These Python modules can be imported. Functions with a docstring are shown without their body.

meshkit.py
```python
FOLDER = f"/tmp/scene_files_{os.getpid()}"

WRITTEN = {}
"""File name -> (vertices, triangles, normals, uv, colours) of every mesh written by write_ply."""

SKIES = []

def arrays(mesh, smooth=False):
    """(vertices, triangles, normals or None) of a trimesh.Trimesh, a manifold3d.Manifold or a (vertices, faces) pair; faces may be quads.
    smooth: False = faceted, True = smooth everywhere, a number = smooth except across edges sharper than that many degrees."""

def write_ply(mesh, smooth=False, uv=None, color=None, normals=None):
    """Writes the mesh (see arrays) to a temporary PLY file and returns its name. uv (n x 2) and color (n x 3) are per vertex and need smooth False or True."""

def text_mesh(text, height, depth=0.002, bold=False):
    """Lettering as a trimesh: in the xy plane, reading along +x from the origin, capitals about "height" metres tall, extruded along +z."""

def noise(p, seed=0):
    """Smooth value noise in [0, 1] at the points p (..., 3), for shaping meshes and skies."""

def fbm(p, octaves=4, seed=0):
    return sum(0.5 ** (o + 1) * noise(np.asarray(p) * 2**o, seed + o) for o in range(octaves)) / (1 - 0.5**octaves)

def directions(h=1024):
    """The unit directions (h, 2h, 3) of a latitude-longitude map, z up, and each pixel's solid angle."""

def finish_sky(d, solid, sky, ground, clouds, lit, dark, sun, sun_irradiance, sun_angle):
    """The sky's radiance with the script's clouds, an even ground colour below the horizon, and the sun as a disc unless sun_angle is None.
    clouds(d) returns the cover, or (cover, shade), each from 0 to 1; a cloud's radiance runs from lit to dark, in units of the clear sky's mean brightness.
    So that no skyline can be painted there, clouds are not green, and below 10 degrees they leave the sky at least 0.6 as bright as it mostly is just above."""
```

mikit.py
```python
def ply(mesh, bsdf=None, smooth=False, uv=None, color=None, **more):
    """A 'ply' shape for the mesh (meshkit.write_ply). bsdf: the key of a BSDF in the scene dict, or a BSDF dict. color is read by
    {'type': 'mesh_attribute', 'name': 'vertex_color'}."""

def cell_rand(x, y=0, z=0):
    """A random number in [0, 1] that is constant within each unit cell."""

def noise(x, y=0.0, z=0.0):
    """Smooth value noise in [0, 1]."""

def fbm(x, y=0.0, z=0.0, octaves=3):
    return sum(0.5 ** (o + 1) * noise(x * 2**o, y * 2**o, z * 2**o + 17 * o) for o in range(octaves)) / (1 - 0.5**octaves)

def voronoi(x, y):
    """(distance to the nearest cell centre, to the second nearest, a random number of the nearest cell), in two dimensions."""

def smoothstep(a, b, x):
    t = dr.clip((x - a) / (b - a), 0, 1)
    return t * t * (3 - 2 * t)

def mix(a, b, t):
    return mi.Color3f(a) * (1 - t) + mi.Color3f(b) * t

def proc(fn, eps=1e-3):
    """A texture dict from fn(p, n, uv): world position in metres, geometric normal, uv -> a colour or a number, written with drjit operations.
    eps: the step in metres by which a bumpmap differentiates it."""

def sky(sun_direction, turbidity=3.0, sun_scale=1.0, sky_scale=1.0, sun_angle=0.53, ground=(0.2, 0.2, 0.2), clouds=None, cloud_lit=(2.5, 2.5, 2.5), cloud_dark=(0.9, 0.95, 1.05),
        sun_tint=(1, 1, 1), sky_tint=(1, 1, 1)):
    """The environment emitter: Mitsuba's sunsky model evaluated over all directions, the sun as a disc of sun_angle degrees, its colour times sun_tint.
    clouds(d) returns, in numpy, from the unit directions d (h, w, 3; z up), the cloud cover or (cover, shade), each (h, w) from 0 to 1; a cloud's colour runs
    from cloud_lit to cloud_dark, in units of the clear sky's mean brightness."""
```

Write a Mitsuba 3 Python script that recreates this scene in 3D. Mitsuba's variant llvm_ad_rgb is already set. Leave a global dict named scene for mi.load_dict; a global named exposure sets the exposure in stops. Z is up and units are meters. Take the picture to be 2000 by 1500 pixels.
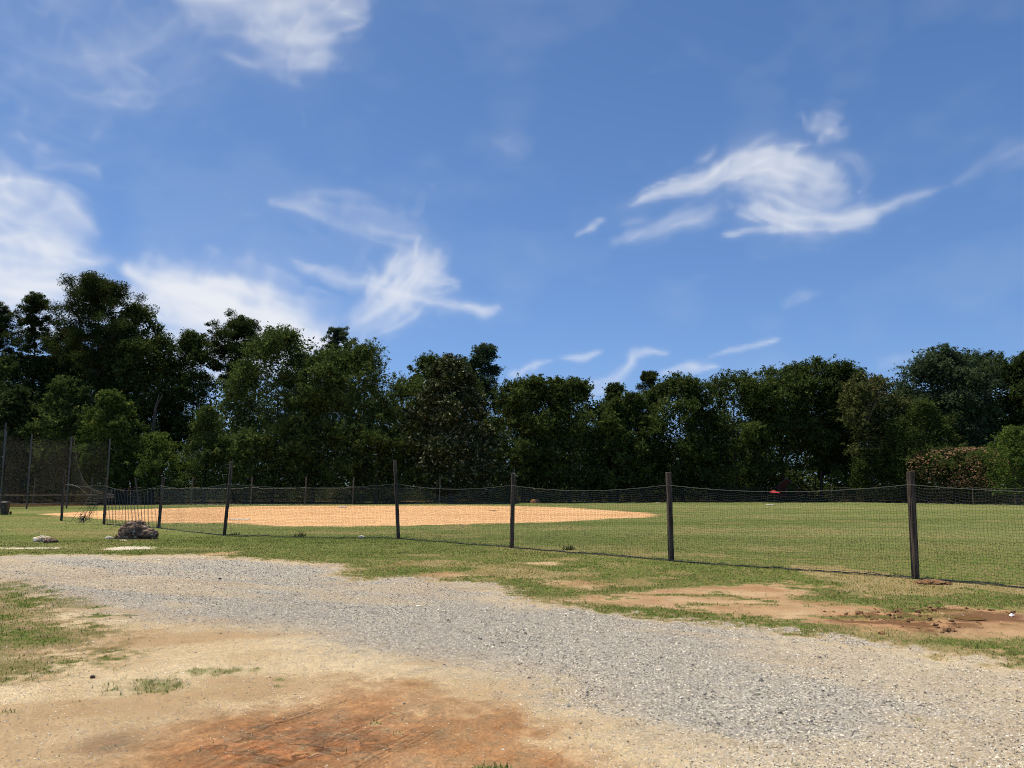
import math, random
import numpy as np, trimesh, drjit as dr, mitsuba as mi, mikit, meshkit
from mikit import noise, fbm, voronoi, cell_rand, smoothstep, mix

T = mi.ScalarTransform4f
scene, labels = {}, {}

# ------------------------------------------------------------------ camera, sky, exposure
FOC, EYE, PITCH = 1511.0, 1.55, math.atan(200 / 1511.0)      # focal length in pixels of the 2000 px photograph, eye height, upward tilt
scene['camera'] = {'type': 'perspective', 'fov': math.degrees(2 * math.atan(1000 / FOC)), 'fov_axis': 'x', 'near_clip': 0.05, 'far_clip': 6000.0,
                   'to_world': T().look_at(origin=[0, 0, EYE], target=[0, math.cos(PITCH), EYE + math.sin(PITCH)], up=[0, 0, 1])}
exposure = 2.15
SUN_EL, SUN_AZ = 67.0, -55.0
_e, _a = math.radians(SUN_EL), math.radians(SUN_AZ)
SUN = [math.cos(_e) * math.sin(_a), math.cos(_e) * math.cos(_a), math.sin(_e)]


def ray(x, y):
    a, b = (x - 1000) / FOC, (750 - y) / FOC
    return np.array([a, math.cos(PITCH) - b * math.sin(PITCH), math.sin(PITCH) + b * math.cos(PITCH)])


def gp(x, y):
    """Where the ground lies that the photograph shows at this pixel: x, y in metres."""
    v = ray(x, y)
    return (v * (-EYE / v[2]))[:2]


def at(x, y, Y):
    """The point of that line of sight at the distance Y in front of the camera."""
    v = ray(x, y)
    return v * (Y / v[1]) + np.array([0, 0, EYE])


def azel(x, y):
    v = ray(x, y)
    v = v / np.linalg.norm(v)
    return math.degrees(math.atan2(v[0], v[1])), math.degrees(math.asin(v[2]))


# clouds: strands of cirrus, each a line of (azimuth, elevation) degrees with a half-width and a strength
STRANDS = [  # points in photograph pixels, widths in degrees, strength
    ([(330, 10), (470, 5), (600, 8), (735, 10)], (1.2, 2.0, 2.6, 1.0), 0.62, 0.2),
    ([(480, 60), (590, 95), (660, 110)], (1.5, 2.2, 0.8), 0.30, 0.6),
    ([(-60, 60), (100, 130), (250, 120), (420, 60)], (4.0, 4.5, 4.0, 3.0), 0.13, 0.5),
    ([(190, 80), (230, 150), (300, 200)], (1.5, 1.8, 1.0), 0.14, 0.6),
    ([(-150, 340), (0, 400), (90, 440), (180, 500)], (2.5, 2.4, 2.2, 0.9), 0.66, 0.45),
    ([(-150, 480), (0, 500), (110, 512), (205, 515)], (2.5, 1.6, 1.2, 0.4), 0.62, 0.4),
    ([(-200, 560), (0, 555), (120, 570), (270, 600)], (3.5, 2.4, 2.2, 1.0), 0.95, 0.3),
    ([(-20, 352), (22, 352)], (0.4, 0.3), 0.5, 0.5),
    ([(60, 310), (190, 332)], (0.6, 0.4), 0.16, 0.5),
    ([(215, 512), (330, 545), (420, 570), (520, 610), (620, 650)], (0.4, 1.3, 1.9, 2.2, 1.2), 0.95, 0.3),
    ([(250, 565), (350, 590), (450, 610), (560, 650), (700, 690)], (0.5, 1.4, 2.4, 2.4, 1.2), 0.98, 0.25),
    ([(200, 640), (330, 650), (480, 660), (640, 680)], (1.5, 2.2, 2.0, 1.2), 0.8, 0.2),
    ([(530, 395), (620, 405), (720, 430), (810, 455), (845, 490)], (0.2, 0.7, 1.1, 1.3, 1.4), 0.28, 0.6),
    ([(845, 480), (815, 530), (780, 570), (715, 625), (670, 665)], (1.5, 1.9, 1.7, 1.1, 0.8), 0.72, 0.4),
    ([(570, 510), (660, 540), (740, 570), (830, 580), (905, 598), (980, 604)], (0.3, 0.6, 0.8, 0.8, 0.7, 0.3), 0.38, 0.5),
    ([(900, 606), (955, 607), (978, 598)], (0.3, 0.45, 0.25), 0.35, 0.4),
    ([(800, 545), (850, 550), (910, 552)], (0.8, 0.6, 0.3), 0.4, 0.6),
    ([(725, 515), (718, 550), (705, 590)], (0.25, 0.3, 0.3), 0.35, 0.5),
    ([(1215, 412), (1275, 382), (1330, 362), (1390, 340), (1430, 310), (1500, 292)], (0.2, 0.45, 0.7, 0.8, 0.8, 0.6), 0.62, 0.6),
    ([(1380, 352), (1430, 335), (1500, 315), (1580, 330), (1650, 360)], (0.6, 1.2, 1.2, 1.1, 0.8), 0.62, 0.6),
    ([(1450, 350), (1530, 370), (1600, 385), (1680, 375)], (0.8, 1.4, 1.7, 1.0), 0.36, 0.65),
    ([(1430, 395), (1500, 405), (1560, 425), (1640, 432), (1730, 414)], (0.5, 0.9, 0.8, 0.7, 0.4), 0.7, 0.55),
    ([(1660, 425), (1750, 405), (1850, 368)], (0.5, 0.4, 0.15), 0.26, 0.6),
    ([(1855, 366), (1930, 325), (2030, 272), (2150, 220)], (0.2, 0.6, 1.4, 2.0), 0.12, 0.6),
    ([(1600, 300), (1660, 310), (1695, 350), (1690, 385)], (0.4, 0.4, 0.5, 0.4), 0.12, 0.7),
    ([(1200, 482), (1290, 450), (1350, 420), (1420, 390)], (0.3, 0.6, 0.9, 0.9), 0.32, 0.5),
    ([(1120, 468), (1150, 450), (1178, 433)], (0.15, 0.25, 0.15), 0.3, 0.5),
    ([(1405, 455), (1470, 447), (1600, 440)], (0.15, 0.25, 0.3), 0.4, 0.4),
    ([(1560, 245), (1605, 240), (1640, 250)], (0.5, 1.0, 0.4), 0.26, 0.75),
    ([(1590, 278), (1630, 262), (1660, 248)], (0.3, 0.5, 0.3), 0.22, 0.7),
    ([(985, 735), (1040, 715), (1088, 702)], (0.22, 0.32, 0.12), 0.55, 0.5),
    ([(1090, 700), (1150, 692), (1185, 680)], (0.18, 0.28, 0.15), 0.4, 0.5),
    ([(1130, 770), (1195, 748), (1245, 712), (1240, 692), (1300, 690)], (0.8, 0.45, 0.35, 0.35, 0.18), 0.5, 0.45),
    ([(1290, 735), (1345, 722), (1400, 712)], (0.22, 0.3, 0.14), 0.5, 0.5),
    ([(1380, 695), (1430, 680), (1520, 660)], (0.12, 0.2, 0.12), 0.3, 0.5),
    ([(1520, 602), (1560, 580), (1600, 566)], (0.15, 0.3, 0.2), 0.16, 0.5),
    ([(960, 270), (1000, 290), (1040, 305)], (0.6, 0.9, 0.5), 0.06, 0.5),
    ([(1710, 712), (1830, 690)], (0.4, 0.4), 0.12, 0.5),
]


def clouds(d):
    az, el = np.degrees(np.arctan2(d[..., 0], d[..., 1])), np.degrees(np.arcsin(np.clip(d[..., 2], -1, 1)))
    cover = np.zeros(az.shape)
    box = (np.abs(az) < 62) & (el < 48)
    A, E = az[box], el[box]
    P = np.stack([A, E, 0 * A], -1)
    wx = (meshkit.fbm(P * 0.28, 3, 3) - 0.5) * 3.0 + (meshkit.fbm(P * 0.9, 2, 4) - 0.5) * 0.9
    wy = (meshkit.fbm(P * 0.28, 3, 5) - 0.5) * 2.2 + (meshkit.fbm(P * 0.9, 2, 6) - 0.5) * 0.8
    fine = meshkit.fbm(P * 0.75 + np.stack([wx, wy, 0 * wx], -1) * 0.7, 3, 9)
    c = np.zeros(A.shape)
    c += 0.05 * np.clip((meshkit.fbm(P * np.array([0.16, 0.3, 1]) + 5, 4, 33) - 0.5) * 4, 0, 1)
    for n, (pts, ws, strength, rough) in enumerate(STRANDS):
        q = np.array([azel(*p) for p in pts])
        best, along, width, side = np.full(A.shape, 9e9), np.zeros(A.shape), np.ones(A.shape), np.zeros(A.shape)
        ax, ay = A * np.cos(np.radians(E)) / np.cos(np.radians(q[:, 1].mean())) + wx * 0.42, E + wy * 0.42
        s0 = 0.0
        for (p0, p1, w0, w1) in zip(q[:-1], q[1:], ws[:-1], ws[1:]):
            v = p1 - p0
            L = np.hypot(*v)
            t = np.clip(((ax - p0[0]) * v[0] + (ay - p0[1]) * v[1]) / L**2, 0, 1)
            dist = np.hypot(ax - p0[0] - t * v[0], ay - p0[1] - t * v[1])
            near = dist < best
            best = np.where(near, dist, best)
            along = np.where(near, s0 + t * L, along)
            width = np.where(near, w0 + t * (w1 - w0), width)
            side = np.where(near, ((ax - p0[0]) * v[1] - (ay - p0[1]) * v[0]) / L, side)
            s0 += L
        ends = np.clip(along / (0.16 * s0), 0, 1) * np.clip((s0 - along) / (0.16 * s0), 0, 1)
        m = (0.72 * np.exp(-(best / np.maximum(width, 0.1)) ** 2) + 0.28 * np.exp(-(best / np.maximum(2.1 * width, 0.25)) ** 2)) * (0.25 + 0.75 * ends ** 0.8)
        k = m > 0.012
        mk, al, sd = m[k], along[k], side[k]
        fibre = meshkit.fbm(np.stack([al * 0.16 + wx[k] * 0.15, sd * 1.25 + wy[k] * 0.55 + fine[k] * 1.0, 0 * al + 3.7 * n], -1), 2, 20 + n)
        tex = np.clip(0.5 + (fibre - 0.5) * 2.0 + (fine[k] - 0.5) * 1.5, 0, 1.3)
        dens = mk * 1.15 - (0.15 + 0.75 * rough) * (1 - tex) * 0.9
        thin = np.clip(dens / 0.95, 0, 1)
        thin = thin * thin * (3 - 2 * thin)
        ck = strength * 0.62 * (thin * (0.4 + 0.5 * tex) + 0.2 * mk)
        c[k] = 1 - (1 - c[k]) * (1 - np.clip(ck, 0, 1))
    # fine fibres drawn out along every strand
    rng = np.random.default_rng(31)
    for pts, ws, strength, rough in STRANDS:
        q = np.array([azel(*p) for p in pts])
        seg = np.hypot(*np.diff(q, axis=0).T)
        s_at = np.concatenate([[0], np.cumsum(seg)])
        wm = float(np.mean(ws))
        for f in range(int(np.clip(9 * wm + 5, 6, 26))):
            a0, a1 = sorted(rng.random(2) * 1.3 - 0.15)
            a1 = max(a1, a0 + 0.25)
            ss = np.linspace(a0, a1, 7) * s_at[-1]
            px, py = np.interp(ss, s_at, q[:, 0]), np.interp(ss, s_at, q[:, 1])
            tx, ty = np.gradient(px), np.gradient(py)
            tl = np.hypot(tx, ty) + 1e-6
            o = rng.normal() * 0.62 + np.linspace(-0.5, 0.5, 7) * rng.normal() * 0.7 + 0.12 * np.sin(np.linspace(0, 4, 7) + rng.random() * 6)
            wl = np.interp(ss, s_at, ws)
            px, py = px - ty / tl * o * wl, py + tx / tl * o * wl
            wf = 0.09 + 0.16 * rng.random() * min(wm, 1.5)
            near = (A > px.min() - 1.6) & (A < px.max() + 1.6) & (E > py.min() - 1.2) & (E < py.max() + 1.2)
            if not near.any():
                continue
            x, y = A[near] + wx[near] * 0.3, E[near] + wy[near] * 0.3
            best, al = np.full(x.shape, 9e9), np.zeros(x.shape)
            for i in range(6):
                vx, vy = px[i + 1] - px[i], py[i + 1] - py[i]
                t = np.clip(((x - px[i]) * vx + (y - py[i]) * vy) / (vx * vx + vy * vy + 1e-9), 0, 1)
                dd = np.hypot(x - px[i] - t * vx, y - py[i] - t * vy)
                al = np.where(dd < best, (i + t) / 6, al)
                best = np.minimum(best, dd)
            taper = np.sin(np.pi * np.clip(al, 0, 1)) ** 1.3
            ci = strength * (0.10 + 0.34 * rng.random()) * taper * (np.exp(-(best / wf) ** 2) + 0.3 * np.exp(-(best / (3 * wf)) ** 2))
            c[near] = 1 - (1 - c[near]) * (1 - ci)
    cover[box] = c
    # elsewhere the same thin cirrus goes on, in no particular place
    Q = np.stack([d[..., 0] / (d[..., 2] + 0.25), d[..., 1] / (d[..., 2] + 0.25), 0 * az], -1)
    wide = np.clip((meshkit.fbm(Q * np.array([1.1, 3.0, 1]) + meshkit.fbm(Q * 1.5, 3, 41)[..., None] * 1.5, 5, 40) - 0.56) * 2.4, 0, 0.6)
    edge = np.clip((np.maximum(np.abs(az) - 46, (el - 36) * 1.2)) / 14, 0, 1)
    return np.clip(cover * 0.94 * (1 - edge) + wide * edge, 0, 1)


scene['sky'] = mikit.sky(SUN, turbidity=3.0, clouds=clouds, cloud_lit=(3.0, 3.05, 3.15), cloud_dark=(1.6, 1.65, 1.75), sky_tint=(0.53, 0.635, 0.815), sun_tint=(0.985, 1.0, 0.935), ground=(0.16, 0.16, 0.1))


# ------------------------------------------------------------------ helpers
def numbered(key):
    if key not in scene and not any(k.startswith(key + '__') for k in scene):
        return key
    n = 1
    while f'{key}_{n:03d}' in scene or any(k.startswith(f'{key}_{n:03d}__') for k in scene):
        n += 1
    return f'{key}_{n:03d}'


def put(name, mesh, bsdf, smooth=False, color=None):
    key = numbered(name)
    scene[key] = mikit.ply(mesh, bsdf, smooth=smooth, color=color)
    return key


def tag(key, label=None, category=None, group=None, kind=None):
    labels[key] = {k: v for k, v in dict(label=label, category=category, group=group, kind=kind).items() if v}
    return key


def tube(points, radii, sides=6, caps=False):
    p = np.asarray(points, float)
    t = np.gradient(p, axis=0)
    t /= np.linalg.norm(t, axis=1, keepdims=True) + 1e-12
    ref = np.array([0.13, 0.21, 1.0]) if np.abs(t[:, 2]).mean() < 0.8 else np.array([1.0, 0.17, 0.1])
    a = np.cross(t, ref)
    a /= np.linalg.norm(a, axis=1, keepdims=True) + 1e-12
    b = np.cross(t, a)
    ang = np.arange(sides) * 2 * np.pi / sides
    r = np.broadcast_to(radii, (len(p),))
    v = (p[:, None] + r[:, None, None] * (np.cos(ang)[None, :, None] * a[:, None] + np.sin(ang)[None, :, None] * b[:, None])).reshape(-1, 3)
    i, j = np.meshgrid(np.arange(len(p) - 1), np.arange(sides), indexing='ij')
    q = np.stack([i * sides + j, (i + 1) * sides + j, (i + 1) * sides + (j + 1) % sides, i * sides + (j + 1) % sides], -1).reshape(-1, 4)
    F = np.vstack([q[:, [0, 1, 2]], q[:, [0, 2, 3]]])
    if caps:
        n = len(v)
        v = np.vstack([v, p[:1], p[-1:]])
        k = np.arange(sides)
        F = np.vstack([F, np.stack([k * 0 + n, k, (k + 1) % sides], 1), np.stack([k * 0 + n + 1, (k + 1) % sides + (len(p) - 1) * sides, k + (len(p) - 1) * sides], 1)])
    return v, F


def join(parts):
    vs, fs, n = [], [], 0
    for v, F in parts:
        vs.append(v)
        fs.append(np.asarray(F) + n)
        n += len(v)
    return np.vstack(vs), np.vstack(fs)


def box(cx, cy, cz, sx, sy, sz, rot=0.0):
    m = trimesh.creation.box((sx, sy, sz))
    m.apply_transform(trimesh.transformations.rotation_matrix(rot, [0, 0, 1]))
    m.apply_translation((cx, cy, cz))
    return np.array(m.vertices), np.array(m.faces)


def chamfer_box(sx, sy, sz, c):
    """Box standing on z = 0 with its edges taken off."""
    import manifold3d as m3
    k = m3.Manifold.hull_points(np.array([[x * (sx / 2 - c * (1 - a)), y * (sy / 2 - c * (1 - b)), sz / 2 + z * (sz / 2 - c * (1 - d))]
                                          for x in (-1, 1) for y in (-1, 1) for z in (-1, 1) for a, b, d in ((1, 0, 0), (0, 1, 0), (0, 0, 1))], np.float32))
    m = k.to_mesh()
    return np.array(m.vert_properties[:, :3]), np.array(m.tri_verts)


def place(mesh, M):
    v, F = mesh
    M = np.asarray(M)
    return v @ M[:3, :3].T + M[:3, 3], F


# ------------------------------------------------------------------ what lies where on the ground (world metres)
def poly(px, extra=()):
    return [tuple(float(c) for c in gp(*p)) for p in px] + list(extra)


GRAVEL_TOP = [(-300, 1078), (0, 1084), (130, 1081), (250, 1086), (370, 1083), (490, 1088), (580, 1096), (665, 1103), (692, 1110), (672, 1119), (700, 1128), (790, 1125), (870, 1134), (960, 1142),
              (1037, 1166), (1110, 1182), (1177, 1196), (1300, 1207), (1440, 1221), (1580, 1233), (1755, 1258), (1880, 1280), (2000, 1300), (2300, 1350)]
GRAVEL_LOW = [(1300, 1496), (1265, 1467), (1195, 1436), (1125, 1394), (1055, 1366), (1037, 1327), (960, 1312), (880, 1296), (780, 1290), (670, 1275), (600, 1240), (520, 1228), (455, 1221),
              (315, 1215), (227, 1197), (168, 1180), (52, 1155), (0, 1137), (-300, 1110)]
P_GRAVEL = poly(GRAVEL_TOP, [(8, 3), (2, 2)]) + poly(GRAVEL_LOW)
P_ROAD = poly(GRAVEL_TOP, [(12, -6), (-16, -6), (-20, 10)])
P_LEFT_GRASS = poly([(-300, 1120), (0, 1139), (60, 1150), (120, 1163), (178, 1180), (205, 1194), (170, 1206), (200, 1222), (160, 1240), (140, 1262), (195, 1296), (150, 1312), (70, 1326), (0, 1340), (-300, 1400)])
P_CLAY = poly([(150, 1500), (215, 1452), (320, 1410), (470, 1376), (620, 1350), (690, 1322), (780, 1330), (860, 1340), (885, 1366), (985, 1392), (1105, 1432), (1250, 1500)], [(1.3, 3.4), (0.2, 2.6), (-2.2, 3.0)])
P_RED = poly([(300, 1500), (330, 1455), (470, 1420), (640, 1385), (760, 1372), (790, 1410), (760, 1450), (650, 1500)], [(-1.3, 3.6)])
P_INFIELD = poly([(80, 1004), (150, 1000), (230, 996), (320, 993), (500, 988.5), (700, 987.6), (900, 987.2), (1010, 988.5), (1100, 991), (1190, 997), (1255, 1001), (1284, 1006), (1262, 1010),
                  (1190, 1013), (1090, 1019), (1000, 1022), (860, 1025), (690, 1027.5), (560, 1027.5), (500, 1024), (440, 1021), (330, 1021.5), (220, 1015), (150, 1010)])
P_BARE = poly([(1050, 1178), (1090, 1170), (1200, 1163), (1310, 1148), (1400, 1140), (1480, 1139), (1560, 1141), (1640, 1155), (1590, 1170), (1620, 1180), (1700, 1186), (1790, 1192), (1830, 1182), (1930, 1187),
               (2010, 1196), (2200, 1220), (2200, 1300), (2000, 1254), (1900, 1250), (1780, 1240), (1680, 1232), (1560, 1222), (1440, 1209), (1320, 1194), (1200, 1186), (1120, 1180)])
P_MUD = poly([(1600, 1216), (1650, 1200), (1720, 1194), (1790, 1186), (1835, 1187), (1930, 1192), (2010, 1202), (2050, 1222), (1960, 1222), (1890, 1232), (1870, 1245), (1800, 1241), (1700, 1230)])
P_WET = poly([(1835, 1203), (1880, 1197), (1960, 1201), (2040, 1208), (2040, 1219), (1960, 1216), (1900, 1217), (1850, 1213)])
SPOTS = [(1060, 1100, 52, 5, 1), (1130, 1140, 85, 12, 1), (1140, 1112, 40, 5, .6), (860, 1122, 75, 10, 1), (960, 1132, 50, 7, .7), (430, 1081, 50, 5, .9), (570, 1098, 40, 4, .7), (60, 1071, 110, 2.5, .9),
         (255, 1070, 55, 5, 1), (120, 1212, 60, 7, 1), (70, 1272, 80, 6, .9), (50, 1225, 60, 5, .7), (1250, 1160, 60, 7, .8), (1310, 1128, 40, 5, .6), (1700, 1165, 40, 7, .7), (1930, 1270, 55, 3, .9), (1990, 1284, 60, 4, .7)]   # small bare spots
WEEDS = [(300, 1337, 85, 16, 1.2), (430, 1311, 70, 10, 1.0), (555, 1327, 26, 6, 1), (510, 1338, 50, 9, .8), (300, 1272, 40, 8, .6), (290, 1235, 30, 6, .5), (165, 1370, 30, 5, .5), (962, 1500, 52, 16, 2.0), (20, 1390, 18, 4, .7), (535, 1385, 12, 4, .6),
         (240, 1222, 45, 5, .6), (1240, 1190, 90, 6, .8), (1130, 1178, 60, 5, .7), (640, 1332, 26, 5, .5), (420, 1080, 40, 4, .0)]


def sdf(x, y, pts):
    """Signed distance to a polygon, negative inside, written with drjit operations."""
    best, inside = mi.Float(1e9), mi.Float(1)
    for (x0, y0), (x1, y1) in zip(pts, pts[1:] + pts[:1]):
        ex, ey = x1 - x0, y1 - y0
        px, py = x - x0, y - y0
        t = dr.clip((px * ex + py * ey) / (ex * ex + ey * ey), 0, 1)
        best = dr.minimum(best, dr.square(px - t * ex) + dr.square(py - t * ey))
        cross = ((y0 > y) != (y1 > y)) & (px < (ex / (ey if abs(ey) > 1e-9 else 1e-9)) * py)
        inside = dr.select(cross, -inside, inside)
    return dr.sqrt(best) * inside


def spot(x, y, s):
    px, py, rx, ry, k = s
    c, e, n = ([float(q) for q in gp(*p)] for p in ((px, py), (px + rx, py), (px, py - ry)))
    return k * dr.exp(-1.1 * (dr.square((x - c[0]) / (e[0] - c[0])) + dr.square((y - c[1]) / (n[1] - c[1]))))


def masks(x, y):
    """Weights of the soils at the points: road, gravel, grass (1 = turf), clay, red, infield, bare, mud, wet."""
    n1, n2, n3 = fbm(x * 0.7, y * 0.7, 1.5, octaves=3) - 0.5, fbm(x * 2.6, y * 2.6, 7.1, octaves=3) - 0.5, fbm(x * 11.0, y * 11.0, 3.3, octaves=3) - 0.5
    wx, wy = x + n1 * 0.9 + n2 * 0.5, y + n2 * 0.9 - n1 * 0.5 + n3 * 0.25
    m = {}
    road = smoothstep(0.25, -0.25, sdf(wx, wy, P_ROAD) + n3 * 0.9)
    dust = fbm(x * 0.35 + y * 0.1, y * 0.9 + x * 0.42, 11.0, octaves=4)               # dust drawn out along the wheel tracks
    gr = smoothstep(0.7, -0.9, sdf(wx, wy, P_GRAVEL) + n3 * 1.1 + n2 * 0.9)
    m['gravel'] = gr * (0.55 + 0.45 * smoothstep(0.60, 0.46, dust + n3 * 0.22))
    m['road'] = road
    left = smoothstep(0.25, -0.35, sdf(wx, wy, P_LEFT_GRASS) + n3 * 1.1 + n2 * 0.5)
    m['left'] = left
    left = left * (0.5 + 0.5 * smoothstep(0.42, 0.56, fbm(x * 1.6, y * 1.6, 71.0, octaves=4) + n3 * 0.3))
    m['bare'] = smoothstep(0.3, -0.4, sdf(wx, wy, P_BARE) + n3 * 1.3 + n2 * 1.3 + 0.15) * (1 - 0.85 * smoothstep(0.5, 0.62, fbm(x * 1.1 + y * 0.4, y * 2.0, 51.0, octaves=4) + n3 * 0.25) * smoothstep(6.5, 3.5, x))
    sp = mi.Float(0)
    for s in SPOTS:
        sp = dr.maximum(sp, spot(x, y, s))
    sp = smoothstep(0.30, 0.95, sp + n3 * 0.9 + n2 * 0.6)
    we = mi.Float(0)
    for s in WEEDS:
        we = dr.maximum(we, spot(x, y, s))
    we = 0.72 * smoothstep(0.30, 1.05, we * 0.85 + n3 * 2.0 + n2 * 0.6)
    worn = smoothstep(0.58, 0.68, fbm(x * 0.5, y * 0.5, 21.0, octaves=4) + n3 * 0.15) * smoothstep(24.0, 14.0, y)     # thin turf near the drive
    m['infield'] = smoothstep(0.5, -0.3, sdf(x + n1 * 0.8, y + n2 * 1.6 + n1 * 1.2, P_INFIELD) + n3 * 0.8)
    turf = (1 - road * (1 - left)) * (1 - m['bare']) * (1 - 0.9 * sp) * (1 - 0.45 * worn) * (1 - m['infield'])
    m['grass'] = dr.clip(turf + we * (1 - turf), 0, 1)
    m['clay'] = smoothstep(0.25, -0.35, sdf(wx, wy, P_CLAY) + n3 * 0.5) * (1 - we)
    m['red'] = smoothstep(0.35, -0.45, sdf(wx, wy, P_RED) + n3 * 0.6)
    m['mud'] = smoothstep(0.2, -0.3, sdf(wx, wy, P_MUD) + n3 * 0.8)
    m['wet'] = smoothstep(0.12, -0.12, sdf(x + n2 * 0.4, y + n2 * 0.4, P_WET))
    m['n'] = (n1, n2, n3)
    return m


def npmasks(x, y):
    m = masks(mi.Float(np.ascontiguousarray(x, np.float32)), mi.Float(np.ascontiguousarray(y, np.float32)))
    return {k: np.array(v) for k, v in m.items() if k != 'n'}


def gz(x, y):
    """Height of the ground: nearly level."""
    P = np.stack([x, y, 0 * x], -1)
    near = np.clip((45 - np.hypot(x, y)) / 20, 0, 1)
    return near * ((meshkit.fbm(P * 0.35, 3, 1) - 0.5) * 0.05 + (meshkit.fbm(P * 1.7, 3, 2) - 0.5) * 0.025)


TYRES = (-3.16, -3.70, -2.72)


def tread(x, y):
    """Wheel tracks in the clay: (how much of a track, its grooves)."""
    b = 0.91 * x - 0.42 * y - 0.05 * dr.square(y - 5.0)
    w = mi.Float(0)
    for t in TYRES:
        w = w + dr.exp(-dr.square((b - t) / 0.10))
    w = w * smoothstep(0.3, 0.55, noise((0.42 * x + 0.91 * y) * 1.6, b * 3.0, 3.0)) * smoothstep(6.3, 5.6, y)
    return w, 0.5 + 0.5 * dr.sin(b * (6.2832 / 0.042) + 2.0 * noise(x * 3, y * 3))


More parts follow.
